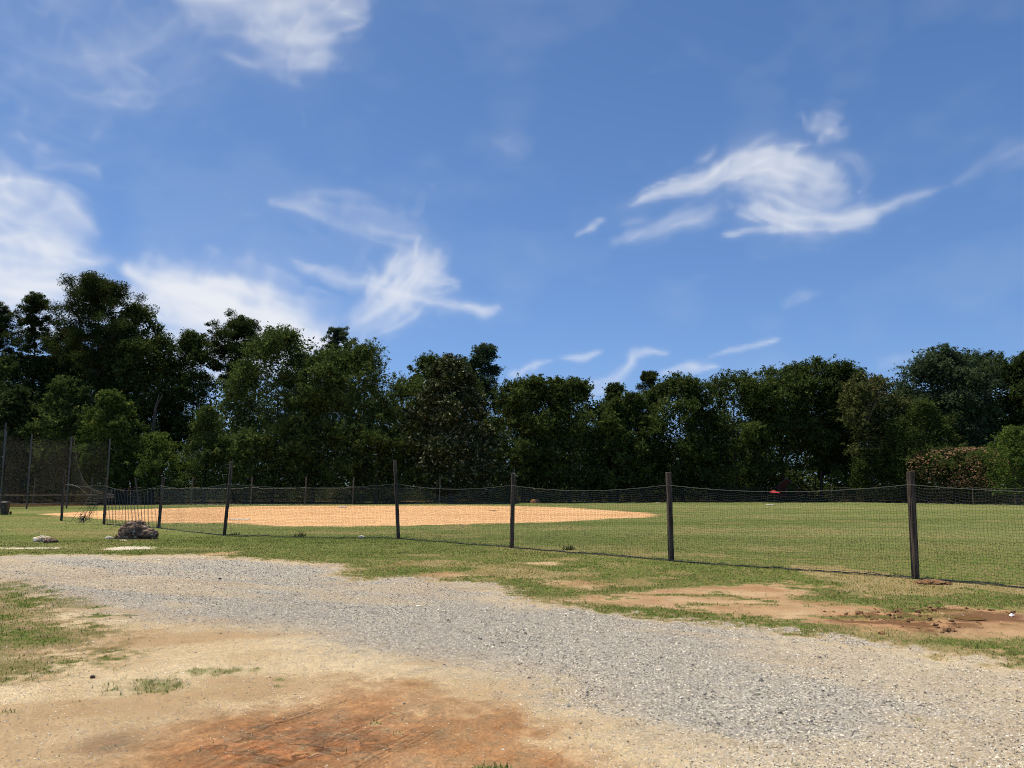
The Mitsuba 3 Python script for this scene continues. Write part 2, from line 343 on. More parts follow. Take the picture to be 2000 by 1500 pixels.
def ground_color(p, n, uv):
    x, y = p.x, p.y
    m = masks(x, y)
    n1, n2, n3 = m['n']
    grain, grit = cell_rand(dr.floor(x * 260), dr.floor(y * 260)), noise(x * 70, y * 70, 2.0)
    v1, v2, rnd = voronoi(x * 60, y * 60)
    rnd2 = cell_rand(rnd * 9973, 3, 1)
    # dusty buff soil with fine chippings
    c = mix((0.40, 0.30, 0.175), (0.56, 0.47, 0.32), dr.clip(0.5 + n1 * 1.6 + n2, 0, 1)) * (0.72 + 0.34 * grain + 0.34 * (grit - 0.5) + 0.5 * n3)
    chip = smoothstep(0.5, 0.6, rnd) * smoothstep(0.42, 0.3, v1)
    c = mix(c, mix((0.19, 0.17, 0.14), (0.66, 0.60, 0.48), rnd2), 0.8 * chip)
    c = mix(c, mix((0.20, 0.14, 0.085), (0.34, 0.25, 0.16), dr.clip(0.5 + n2 * 2, 0, 1)) * (0.8 + 0.3 * grain), m['left'] * 0.85)
    c = mix(c, (0.32, 0.225, 0.135), 0.65 * smoothstep(0.48, 0.68, fbm(x * 1.1 + y * 0.5, y * 1.9 - x * 0.4, 61.0, octaves=4) + n3 * 0.25) * smoothstep(1.5, -1.5, x))
    # crushed stone
    s = mix((0.11, 0.113, 0.113), (0.46, 0.46, 0.44), rnd2)
    s = mix(s, (0.60, 0.585, 0.55), smoothstep(0.72, 0.8, rnd)) * (0.5 + 0.45 * smoothstep(0.62, 0.25, v1))
    s = mix(s, (0.40, 0.38, 0.33), 0.16)
    c = mix(c, s, dr.clip(m['gravel'] * (0.95 + 0.6 * n3), 0, 1))
    # red clay that cars have carried out
    ta, tb = x * 0.42 + y * 0.91 + n1 * 0.2, x * 0.91 - y * 0.42 + n1 * 0.25 - 0.05 * dr.square(y - 5.0)
    tracks = noise(ta * 1.1, tb * 26.0, 4.0) * 0.6 + 0.4 * noise(ta * 9.0, tb * 9.0, 5.0)
    k = mix((0.34, 0.185, 0.092), (0.45, 0.27, 0.15), dr.clip(0.5 + n2 * 1.5 + (tracks - 0.5) * 0.7, 0, 1))
    k = mix(k, mix((0.235, 0.102, 0.049), (0.40, 0.195, 0.098), dr.clip(0.5 + 1.4 * n2 + 2.0 * (tracks - 0.5) + n3, 0, 1)), m['red'])
    k = mix(k, (0.11, 0.06, 0.035), m['red'] * smoothstep(0.58, 0.68, fbm(x * 9, y * 9, 9.0, octaves=4)) * 0.5)
    crack = smoothstep(0.05, 0.015, dr.abs(fbm(x * 4.5, y * 4.5, 13.0, octaves=4) - 0.5)) * smoothstep(0.45, 0.6, fbm(x * 1.3, y * 1.3, 6.0))
    k = mix(k, (0.07, 0.035, 0.02), crack * m['red'] * 0.8)
    tw, tg = tread(x, y)
    k = k * (1 - 0.20 * tw * tg)
    k = k * (0.74 + 0.3 * (grit - 0.5) + 0.8 * n3)
    smear = spot(x, y, (210, 1448, 60, 24, 1.0)) + 0.6 * spot(x, y, (640, 1430, 60, 14, 1.0))
    c = mix(c, k * (0.82 + 0.3 * grain), m['clay'] * dr.clip(0.9 + n3, 0, 1))
    c = mix(c, (0.13, 0.105, 0.08), dr.clip(smear * (0.6 + n3 * 1.5), 0, 0.75))
    # bare pinkish earth along the fence, trampled mud in its wettest part
    e = mix((0.30, 0.19, 0.11), (0.43, 0.32, 0.205), dr.clip(0.5 + n2 * 2.0 + n1, 0, 1)) * (0.8 + 0.3 * grain)
    u = mix((0.14, 0.08, 0.046), (0.34, 0.21, 0.125), smoothstep(0.36, 0.62, fbm(x * 5, y * 5, 2.0, octaves=4)))
    u = mix(u, (0.15, 0.085, 0.055), m['wet'])
    off = (1 - m['road'])
    c = mix(c, e, off)
    pale = smoothstep(0.3, 0.75, dr.maximum(spot(x, y, (255, 1070, 60, 4.5, 1.0)), spot(x, y, (60, 1070, 120, 2.5, 0.9))) + n3 * 0.7)
    c = mix(c, (0.56, 0.54, 0.50), pale * (0.6 + 0.4 * grain))
    c = mix(c, u, m['mud'])
    inf = mix((0.44, 0.268, 0.142), (0.55, 0.36, 0.205), dr.clip(0.5 + n1 * 1.2 + (fbm(x * 0.25, y * 0.8, 3.0, octaves=3) - 0.5) * 1.6, 0, 1)) * (0.92 + 0.14 * grain)
    c = mix(c, inf, m['infield'])
    # turf: thatch and blades too small to build
    far = smoothstep(14.0, 26.0, y)
    g = mix((0.125, 0.160, 0.050), (0.066, 0.110, 0.024), noise(x * 24, y * 24, 1.0))
    g = mix(g, (0.20, 0.165, 0.085), smoothstep(0.56, 0.72, noise(x * 31, y * 31, 8.0) + n2 * 0.5))
    band = fbm(x * 0.06, y * 0.3, 5.0, octaves=4)
    h = mix((0.090, 0.120, 0.039), (0.140, 0.162, 0.064), dr.clip(0.5 + (band - 0.5) * 2.6 + n3 * 0.8, 0, 1))
    h = mix(h, (0.20, 0.17, 0.085), smoothstep(0.55, 0.75, fbm(x * 0.45, y * 0.45, 31.0, octaves=4) + n3 * 0.2) * 0.6)
    g = mix(g, h * (0.75 + 0.5 * grit), far)
    c = mix(c, g, m['grass'])
    # leaf litter under the trees
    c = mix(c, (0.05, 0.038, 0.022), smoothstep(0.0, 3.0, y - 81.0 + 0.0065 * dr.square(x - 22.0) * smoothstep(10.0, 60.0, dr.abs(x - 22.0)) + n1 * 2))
    return c


def ground_height(p, n, uv):
    x, y = p.x, p.y
    v1, v2, rnd = voronoi(x * 60, y * 60)
    fade = smoothstep(24.0, 9.0, y)
    near = spot(x, y, (600, 1440, 420, 90, 1.0))
    rut = near * (0.022 * noise((x * 0.42 + y * 0.91) * 0.9, (x * 0.91 - y * 0.42 - 0.05 * dr.square(y - 5.0)) * 24.0, 4.0) + 0.010 * fbm(x * 16, y * 16, 5.0, octaves=3))
    tw, tg = tread(x, y)
    return rut + 0.011 * tw * (tg - 1.2) + fade * (0.007 * smoothstep(0.6, 0.15, v1) * (0.4 + 0.6 * rnd) + 0.035 * fbm(x * 5, y * 5, 2.0, octaves=3) + 0.008 * noise(x * 60, y * 60))


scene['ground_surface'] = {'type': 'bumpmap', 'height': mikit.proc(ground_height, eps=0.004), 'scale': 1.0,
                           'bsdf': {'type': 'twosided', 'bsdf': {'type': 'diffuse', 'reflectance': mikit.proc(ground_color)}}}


def build_ground():
    rings = np.concatenate([np.linspace(0.3, 3.2, 6), 3.5 * 1.0115 ** np.arange(155)])
    rings = np.concatenate([rings, rings[-1] * 1.02 ** np.arange(1, 90)])
    rings = np.concatenate([rings, rings[-1] * 1.35 ** np.arange(1, 13)])
    front = np.radians(np.linspace(-44, 44, 300))
    rest = np.radians(np.linspace(44, 316, 40))[1:-1]
    ang = np.concatenate([front, rest])
    A, R = np.meshgrid(ang, rings)
    x, y = R * np.sin(A), R * np.cos(A)
    v = np.stack([x, y, gz(x, y)], -1).reshape(-1, 3)
    nr, na = A.shape
    i, j = np.meshgrid(np.arange(nr - 1), np.arange(na), indexing='ij')
    q = np.stack([i * na + j, i * na + (j + 1) % na, (i + 1) * na + (j + 1) % na, (i + 1) * na + j], -1).reshape(-1, 4)
    F = np.vstack([q[:, [0, 2, 1]], q[:, [0, 3, 2]]])
    k = np.arange(na)
    F = np.vstack([F, np.stack([k * 0 + len(v), (k + 1) % na, k], 1)])
    v = np.vstack([v, [[0, 0, 0]]])
    cen = v[F].mean(1)
    m = npmasks(cen[:, 0], cen[:, 1])
    kind = np.full(len(F), 'lawn', dtype=object)
    bare = (m['grass'] < 0.45) & (m['infield'] < 0.5)
    kind[bare] = 'bare_ground'
    kind[bare & (m['road'] > 0.5)] = 'dirt_drive'
    kind[bare & (m['road'] > 0.5) & (m['gravel'] > 0.4)] = 'gravel_drive'
    kind[bare & (m['clay'] > 0.5)] = 'clay_ground'
    kind[bare & (m['mud'] > 0.5) & (m['road'] < 0.5)] = 'muddy_ground'
    kind[(m['infield'] >= 0.5) & (m['grass'] < 0.5)] = 'infield_ground'
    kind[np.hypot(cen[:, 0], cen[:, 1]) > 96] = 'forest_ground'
    texts = {'lawn': 'mown green lawn of the ball field and the grass verge before the net fence', 'bare_ground': 'bare pinkish earth worn into the grass verge',
             'dirt_drive': 'dusty buff dirt at the edge of the gravel drive', 'gravel_drive': 'grey crushed stone drive that curves across the foreground',
             'clay_ground': 'reddish orange clay patch with tyre tracks at the bottom of the view', 'muddy_ground': 'trampled brown mud with a small puddle beside the fence verge',
             'infield_ground': 'orange tan skinned infield of the ball field', 'forest_ground': 'shaded leaf litter ground under the tree line'}
    for name in texts:
        sel = F[kind == name]
        if not len(sel):
            continue
        used, inv = np.unique(sel, return_inverse=True)
        scene[name] = mikit.ply((v[used], inv.reshape(-1, 3)), 'ground_surface', smooth=False)
        tag(name, texts[name], name.split('_')[-1] if '_' in name else 'lawn', kind='structure')


build_ground()

# ------------------------------------------------------------------ materials
VC = {'type': 'mesh_attribute', 'name': 'vertex_color'}
scene['leaf'] = {'type': 'principledthin', 'base_color': VC, 'roughness': 0.3, 'diff_trans': 0.6, 'eta': 1.5}
scene['glossy_leaf'] = {'type': 'principledthin', 'base_color': VC, 'roughness': 0.30, 'diff_trans': 0.25, 'eta': 1.5}
scene['grass_blade'] = {'type': 'principledthin', 'base_color': VC, 'roughness': 0.5, 'diff_trans': 0.7, 'eta': 1.35}
scene['loose_gravel'] = {'type': 'twosided', 'bsdf': {'type': 'diffuse', 'reflectance': VC}}
scene['bark'] = {'type': 'twosided', 'bsdf': {'type': 'diffuse', 'reflectance': mikit.proc(
    lambda p, n, uv: mix((0.035, 0.028, 0.022), (0.11, 0.09, 0.07), fbm(p.x * 9, p.y * 9, p.z * 2.5, octaves=3)))}}
scene['pale_bark'] = {'type': 'twosided', 'bsdf': {'type': 'diffuse', 'reflectance': mikit.proc(
    lambda p, n, uv: mix((0.06, 0.05, 0.04), (0.20, 0.165, 0.13), fbm(p.x * 6, p.y * 6, p.z * 2, octaves=3)))}}


def post_color(p, n, uv):
    streak = fbm(p.x * 90, p.y * 90, p.z * 2.2, octaves=3)
    c = mix((0.026, 0.019, 0.016), (0.115, 0.086, 0.068), smoothstep(0.3, 0.7, streak))
    crack = smoothstep(0.62, 0.66, noise(p.x * 130, p.y * 130, p.z * 1.1))
    c = mix(c, (0.008, 0.006, 0.005), crack * 0.8)
    c = mix(c, (0.15, 0.11, 0.085), smoothstep(0.6, 0.8, fbm(p.x * 12, p.y * 12, p.z * 3, octaves=3)) * 0.5)
    return c


scene['post_wood'] = {'type': 'bumpmap', 'height': mikit.proc(lambda p, n, uv: 0.004 * fbm(p.x * 90, p.y * 90, p.z * 2.2, octaves=3), eps=0.002), 'scale': 1.0,
                      'bsdf': {'type': 'twosided', 'bsdf': {'type': 'principled', 'base_color': mikit.proc(post_color), 'roughness': 0.75, 'specular': 0.35}}}
scene['net_thread'] = {'type': 'twosided', 'bsdf': {'type': 'principled', 'base_color': {'type': 'rgb', 'value': [0.045, 0.047, 0.044]}, 'roughness': 0.45, 'specular': 0.6}}
scene['cage_thread'] = {'type': 'twosided', 'bsdf': {'type': 'diffuse', 'reflectance': {'type': 'rgb', 'value': [0.11, 0.10, 0.085]}}}
scene['rope'] = {'type': 'twosided', 'bsdf': {'type': 'principled', 'base_color': {'type': 'rgb', 'value': [0.10, 0.105, 0.095]}, 'roughness': 0.5, 'specular': 0.5}}
scene['galvanised'] = {'type': 'twosided', 'bsdf': {'type': 'principled', 'base_color': mikit.proc(
    lambda p, n, uv: mix((0.05, 0.05, 0.05), (0.13, 0.125, 0.12), fbm(p.x * 7, p.y * 7, p.z * 1.5))), 'roughness': 0.5, 'metallic': 0.35}}
scene['rust'] = {'type': 'twosided', 'bsdf': {'type': 'diffuse', 'reflectance': {'type': 'rgb', 'value': [0.16, 0.13, 0.10]}}}
scene['grey_wood'] = {'type': 'twosided', 'bsdf': {'type': 'diffuse', 'reflectance': mikit.proc(
    lambda p, n, uv: mix((0.10, 0.075, 0.055), (0.24, 0.19, 0.15), fbm(p.x * 30, p.y * 30, p.z * 2)))}}
scene['black_plastic'] = {'type': 'twosided', 'bsdf': {'type': 'principled', 'base_color': mikit.proc(
    lambda p, n, uv: mix((0.012, 0.012, 0.013), (0.03, 0.028, 0.026), fbm(p.x * 9, p.y * 9, p.z * 4))), 'roughness': 0.45, 'specular': 0.5}}
scene['pale_plastic'] = {'type': 'twosided', 'bsdf': {'type': 'diffuse', 'reflectance': {'type': 'rgb', 'value': [0.25, 0.24, 0.23]}}}
scene['white_rubber'] = {'type': 'twosided', 'bsdf': {'type': 'diffuse', 'reflectance': mikit.proc(
    lambda p, n, uv: mix((0.55, 0.5, 0.42), (0.8, 0.78, 0.74), fbm(p.x * 6, p.y * 6)))}}


def rock_color(p, n, uv):
    a = fbm(p.x * 6, p.y * 6, p.z * 6, octaves=5)
    c = mix((0.06, 0.042, 0.034), (0.21, 0.155, 0.12), smoothstep(0.38, 0.62, a))
    return mix(c, (0.40, 0.36, 0.30), smoothstep(0.62, 0.72, fbm(p.x * 13, p.y * 13, p.z * 13)) * 0.8)


def pale_rock_color(p, n, uv):
    a = fbm(p.x * 14, p.y * 14, p.z * 14, octaves=4)
    return mix((0.48, 0.40, 0.28), (0.78, 0.72, 0.60), smoothstep(0.38, 0.6, a))


scene['dark_rock'] = {'type': 'bumpmap', 'height': mikit.proc(lambda p, n, uv: 0.03 * fbm(p.x * 11, p.y * 11, p.z * 11, octaves=4), eps=0.004), 'scale': 1.0,
                      'bsdf': {'type': 'twosided', 'bsdf': {'type': 'diffuse', 'reflectance': mikit.proc(rock_color)}}}
scene['pale_rock'] = {'type': 'twosided', 'bsdf': {'type': 'diffuse', 'reflectance': mikit.proc(pale_rock_color)}}
scene['brown_soil'] = {'type': 'twosided', 'bsdf': {'type': 'diffuse', 'reflectance': mikit.proc(
    lambda p, n, uv: mix((0.10, 0.06, 0.035), (0.27, 0.17, 0.10), fbm(p.x * 14, p.y * 14, p.z * 14, octaves=4)))}}
scene['orange_soil'] = {'type': 'twosided', 'bsdf': {'type': 'diffuse', 'reflectance': mikit.proc(
    lambda p, n, uv: mix((0.17, 0.09, 0.05), (0.30, 0.17, 0.09), fbm(p.x * 3, p.y * 3, p.z * 3, octaves=3)))}}
scene['shed_board'] = {'type': 'twosided', 'bsdf': {'type': 'diffuse', 'reflectance': mikit.proc(
    lambda p, n, uv: mix((0.12, 0.035, 0.025), (0.17, 0.055, 0.038), noise(p.x * 6, p.y * 6, p.z * 0.8)))}}
scene['shed_roof'] = {'type': 'twosided', 'bsdf': {'type': 'diffuse', 'reflectance': {'type': 'rgb', 'value': [0.2, 0.2, 0.21]}}}
scene['shed_glass'] = {'type': 'twosided', 'bsdf': {'type': 'principled', 'base_color': {'type': 'rgb', 'value': [0.02, 0.02, 0.025]}, 'roughness': 0.1}}
scene['house_board'] = {'type': 'twosided', 'bsdf': {'type': 'diffuse', 'reflectance': {'type': 'rgb', 'value': [0.55, 0.56, 0.58]}}}
scene['red_cloth'] = {'type': 'principledthin', 'base_color': {'type': 'rgb', 'value': [0.85, 0.10, 0.13]}, 'roughness': 0.6, 'diff_trans': 1.0}
scene['muddy_water'] = {'type': 'twosided', 'bsdf': {'type': 'principled', 'base_color': {'type': 'rgb', 'value': [0.14, 0.085, 0.04]}, 'roughness': 0.06, 'specular': 0.5}}
scene['white_paper'] = {'type': 'twosided', 'bsdf': {'type': 'diffuse', 'reflectance': {'type': 'rgb', 'value': [0.75, 0.77, 0.8]}}}
scene['dry_stick'] = {'type': 'twosided', 'bsdf': {'type': 'diffuse', 'reflectance': {'type': 'rgb', 'value': [0.5, 0.38, 0.25]}}}

# ------------------------------------------------------------------ trees
PALETTE = {  # (dark, light, share of odd leaves, odd colour)
    'oak': ((0.022, 0.036, 0.011), (0.072, 0.102, 0.028), 0.06, (0.11, 0.13, 0.05)),
    'deep': ((0.016, 0.028, 0.010), (0.058, 0.084, 0.027), 0.05, (0.09, 0.11, 0.05)),
    'light': ((0.030, 0.052, 0.015), (0.080, 0.114, 0.036), 0.08, (0.14, 0.17, 0.05)),
    'bright': ((0.034, 0.060, 0.014), (0.092, 0.136, 0.034), 0.08, (0.15, 0.18, 0.05)),
    'blue': ((0.024, 0.042, 0.022), (0.065, 0.095, 0.050), 0.05, (0.11, 0.14, 0.08)),
    'olive': ((0.038, 0.049, 0.017), (0.085, 0.102, 0.038), 0.10, (0.13, 0.125, 0.06)),
    'pine': ((0.018, 0.030, 0.010), (0.052, 0.070, 0.020), 0.04, (0.09, 0.09, 0.035)),
    'magnolia': ((0.016, 0.026, 0.010), (0.050, 0.064, 0.026), 0.14, (0.23, 0.24, 0.16)),
    'mimosa': ((0.028, 0.045, 0.014), (0.070, 0.095, 0.030), 0.05, (0.12, 0.13, 0.05)),
}


GAIN = 1.5


def leaf_mesh(centers, out, size, aspect, rng, upward=0.5, spread=0.9):
    """One triangle per leaf."""
    n = len(centers)
    nor = out * 0.3 + rng.normal(size=(n, 3)) * spread + np.array([0, 0, upward])
    nor /= np.linalg.norm(nor, axis=1, keepdims=True)
    tan = np.cross(nor, rng.normal(size=(n, 3)))
    tan /= np.linalg.norm(tan, axis=1, keepdims=True) + 1e-9
    bi = np.cross(nor, tan)
    L = (size * (0.6 + 0.8 * rng.random(n)))[:, None]
    a = centers + tan * L * 0.6
    b = centers - tan * L * 0.4 + bi * L * aspect * 0.5
    c = centers - tan * L * 0.4 - bi * L * aspect * 0.5
    return np.stack([a, b, c], 1).reshape(-1, 3), np.arange(3 * n).reshape(-1, 3)


def leaf_colors(n, pal, rng, clump_tone):
    lo, hi, share, odd = PALETTE[pal]
    lo, hi, odd = (np.array(q) * GAIN for q in (lo, hi, odd))
    t = np.clip(rng.random(n) ** 1.4 * 0.8 + clump_tone, 0, 1)[:, None]
    c = np.array(lo) * (1 - t) + np.array(hi) * t
    o = rng.random(n) < share
    c[o] = np.array(odd) * (0.7 + 0.6 * rng.random((o.sum(), 1)))
    return np.repeat(c, 3, 0)


def profile(kind, t):
    if kind == 'cone':
        return np.clip(1 - t, 0, 1) ** 0.75 * np.clip(t / 0.06, 0, 1) ** 0.5 * 0.98 + 0.03
    if kind == 'magnolia':
        return np.clip(1 - t ** 2.2, 0, 1) ** 0.8 * np.clip(t / 0.05 + 0.3, 0, 1)
    if kind == 'umbrella':
        return np.clip(0.55 + 0.6 * t, 0, 1) * np.sqrt(np.clip(1 - ((t - 0.45) / 0.58) ** 2, 0, 1))
    if kind == 'dome':      # leafy to the ground, rounded above
        return np.clip(1 - np.clip((t - 0.25) / 0.75, 0, 1) ** 2.4, 0, 1) ** 0.6
    if kind == 'plume':
        return np.clip(1 - np.clip((t - 0.35) / 0.65, 0, 1) ** 1.5, 0, 1) ** 0.8 * np.clip(0.7 + t, 0, 1)
    return np.where(t > 0.55, np.sqrt(np.clip(1 - ((t - 0.55) / 0.47) ** 2, 0, 1)), 0.78 + 0.4 * t)


def crown(base, z0, z1, R, kind, pal, rng, n_leaf, leaf, aspect, clump=0.2, flat=0.7, n_clump=None, upward=0.5, gaps=0.0, depth=0.8, droop=0.3):
    """(leaf mesh, colours, clump centres): leaf clumps spread through the crown's volume, thickest near its outside."""
    h = z1 - z0
    rm = clump * R * 0.95
    n_clump = n_clump or int(np.clip(2.6 * 2 * R * h / (np.pi * rm * rm), 60, 700))
    t = rng.random(n_clump) ** 0.85
    t[:8] = 1 - rng.random(8) * 0.1
    ang = rng.random(n_clump) * 2 * np.pi
    rad = rng.random(n_clump) ** 0.42
    off = rng.random(3) * 50

    def lumps(t, ang):
        return 0.55 + 0.86 * meshkit.fbm(np.stack([np.cos(ang) * 1.5, np.sin(ang) * 1.5, t * h / (1.1 * R + 1.0)], -1) * 1.2 + off, 2)

    pr = profile(kind, t) * R * rad * lumps(t, ang)
    c = np.stack([base[0] + pr * np.cos(ang), base[1] + pr * np.sin(ang) * depth, z0 + t * h], -1)
    # three quarters of the clumps gather into billows, as limbs carry them
    nb = int(np.clip(2.2 * h / (0.42 * R + 0.4), 7, 22))
    tb = ((np.arange(nb) + rng.random(nb)) / nb) ** 0.85 * 0.95 + 0.02
    ab = np.arange(nb) * 2.39996 + rng.normal(size=nb) * 0.5
    pb = profile(kind, tb) * R * (0.45 + 0.42 * rng.random(nb))
    cb = np.stack([base[0] + pb * np.cos(ab), base[1] + pb * np.sin(ab) * depth, z0 + tb * h], -1)
    rb = R * (0.24 + 0.36 * rng.random(nb) ** 1.5) * np.clip(profile(kind, tb), 0.45, 1)
    who = rng.integers(0, nb, n_clump)
    g = rng.normal(size=(n_clump, 3)) + np.array([0, -0.2, 0.35])
    g /= np.linalg.norm(g, axis=1, keepdims=True)
    gather = rng.random(n_clump) < 0.75
    gather[:8] = False
    c[gather] = (cb[who] + g * (rb[who] * (0.55 + 0.5 * rng.random(n_clump)))[:, None] * np.array([1, 1, 0.8]))[gather]
    t = np.clip((c[:, 2] - z0) / h, 0, 1)
    rc = rm * (0.5 + 0.95 * rng.random(n_clump))
    top = z1 - rc * flat * 0.9 - 0.30 * h * np.clip(np.hypot(c[:, 0] - base[0], (c[:, 1] - base[1]) / depth) / R, 0, 1.3) ** 2 * (0.5 + rng.random(n_clump)) - 0.03 * h * rng.random(n_clump)
    c[:, 2] = np.where(c[:, 2] > top, top - 0.10 * h * rng.random(n_clump), c[:, 2])
    hole = rng.random(3) * 30
    if gaps:
        keep = (meshkit.noise(c * 0.5 + hole) > gaps) | (t < 0.3)
        c, rc, t = c[keep], rc[keep], t[keep]
    w = rc ** 2
    n_fill = int(n_leaf * (0.26 if not gaps else 0.14))
    n_out = n_leaf - n_fill
    per = 13
    nt = n_out // per + 1
    pick = rng.choice(len(c), nt, p=w / w.sum())
    hub = np.stack([np.full(nt, base[0]), np.full(nt, base[1]), np.maximum(z0, c[pick, 2] - 0.4 * R - 0.5)], -1)
    o = c[pick] - hub
    o /= np.linalg.norm(o, axis=1, keepdims=True) + 1e-9
    tw = o * 0.8 + rng.normal(size=(nt, 3)) * 0.62 + np.array([0, 0, 0.12])
    tw /= np.linalg.norm(tw, axis=1, keepdims=True)
    org = c[pick] + rng.normal(size=(nt, 3)) * (rc[pick] * 0.42)[:, None] * np.array([1, 1, flat])
    L = np.clip(rc[pick] * (0.5 + 1.0 * rng.random(nt) ** 1.5), 0.25, 1.5)
    ti = np.repeat(np.arange(nt), per)[:n_out]
    sl = rng.random(n_out)
    pos = org[ti] + tw[ti] * (L[ti] * sl)[:, None] + rng.normal(size=(n_out, 3)) * 0.09
    pos[:, 2] -= droop * L[ti] * sl ** 2
    over = pos[:, 2] > z1
    pos[over, 2] = z1 - 0.5 * rng.random(over.sum())
    tf, af = rng.random(n_fill), rng.random(n_fill) * 2 * np.pi
    pf = profile(kind, tf) * R * 0.8 * rng.random(n_fill) ** 0.5 * lumps(tf, af)
    fill = np.stack([base[0] + pf * np.cos(af), base[1] + pf * np.sin(af) * depth, z0 + tf * h * 0.92], -1)
    if gaps:
        fill[(meshkit.noise(fill * 0.5 + hole) < gaps) & (tf > 0.3), 2] = z0 + 0.3 * h * rng.random()
    pos = np.vstack([pos, fill])
    d = np.vstack([tw[ti], rng.normal(size=(n_fill, 3))])
    tone = np.concatenate([((rng.random(len(c)) - 0.5) * 0.5)[pick][ti] + ((rng.random(nt) - 0.5) * 0.3)[ti], np.zeros(n_fill)])
    v, F = leaf_mesh(pos, d, leaf, aspect, rng, upward)
    v[:, 2] = np.maximum(v[:, 2], 0.03)
    return (v, F), leaf_colors(n_leaf, pal, rng, tone), c


def limbs(base, z_top, r0, centres, rng, n=16, lean=0.0, start=0.35):
    """Trunk that tapers and limbs that reach into the clumps."""
    H = z_top
    k = 9
    s = np.linspace(0, 1, k)
    wob = (rng.random(2) - 0.5) * 0.06 * H
    line = np.stack([base[0] + lean * s * H + wob[0] * np.sin(s * 3.0), base[1] + wob[1] * np.sin(s * 2.6), -0.1 + s * H], -1)
    parts = [tube(line, r0 * (1 - 0.86 * s) * (1 + 0.5 * np.exp(-s * 16)), 7)]
    order = rng.permutation(len(centres))[:n]
    for i in order:
        e = centres[i]
        zb = np.clip(e[2] - 0.35 * np.hypot(e[0] - base[0], e[1] - base[1]) - 0.6, start * H, 0.93 * H)
        f = (zb + 0.1) / H
        b = np.array([np.interp(f, s, line[:, 0]), np.interp(f, s, line[:, 1]), zb])
        mid = (b + e) / 2 + np.array([0, 0, -0.08 * np.linalg.norm(e - b)]) + rng.normal(size=3) * 0.15
        q = np.array([b, (b * 0.55 + mid * 0.45) + rng.normal(size=3) * 0.05, mid, e * 0.6 + mid * 0.4 + rng.normal(size=3) * 0.1, e])
        r = r0 * (1 - 0.8 * f) * 0.5
        parts.append(tube(q, np.linspace(r, 0.02, 5), 5))
    return join(parts)


FARP = [(-42.0, 68.6), (-36.6, 67.9, ), (-31.9, 67.0), (-27.23, 66.4), (-22.19, 66.4), (-17.63, 66.6), (-13.85, 68.0), (-6.6, 71.0), (0.5, 74.5), (7.0, 77.5), (14, 79.6), (20, 80.2), (26.06, 79.8), (31.5, 77.0), (36.8, 72.4), (39.8, 67.5), (41.6, 62.9), (43.2, 58.0)]


def behind(px, Y, room=2.0):
    """Y, or as far back as it takes to stand clear of the far fence."""
    for _ in range(4):
        Y = max(Y, float(np.interp(at(px, 950, Y)[0], [q[0] for q in FARP], [q[1] for q in FARP])) + room)
    return Y


GROUP = 'trees along the far side of the field'


def tree(name, cat, px, top, width, Y, bottom, kind, pal, label, seed, dens=400, leaf=0.235, aspect=0.55, clump=0.2, flat=0.8, trunk=0.16, gaps=0.0, upward=0.5, mat='leaf', n_clump=None, limb_n=16, lean=0.0, group=GROUP, depth=0.8, room=2.0):
    rng = np.random.default_rng(seed)
    Y = behind(px, Y, room)
    z1, z0 = at(px, top - 5, Y)[2], max(0.15, at(px, bottom, Y)[2])
    base = np.array([at(px, 950, Y)[0], Y])
    R = width / 2 / FOC * Y * 1.2
    n_leaf = int(np.clip(dens * 2 * R * (z1 - z0), 3000, 60000))
    key = numbered(name)
    m, col, cen = crown(base, z0, z1, R, kind, pal, rng, n_leaf, leaf, aspect, clump, flat, n_clump, upward, gaps, depth)
    scene[key + '__trunk'] = mikit.ply(limbs(base, z0 + (z1 - z0) * 0.86, trunk, cen, rng, limb_n, lean), 'bark', smooth=True)
    scene[key + '__crown'] = mikit.ply(m, mat, color=col)
    return tag(key, label, cat, group)


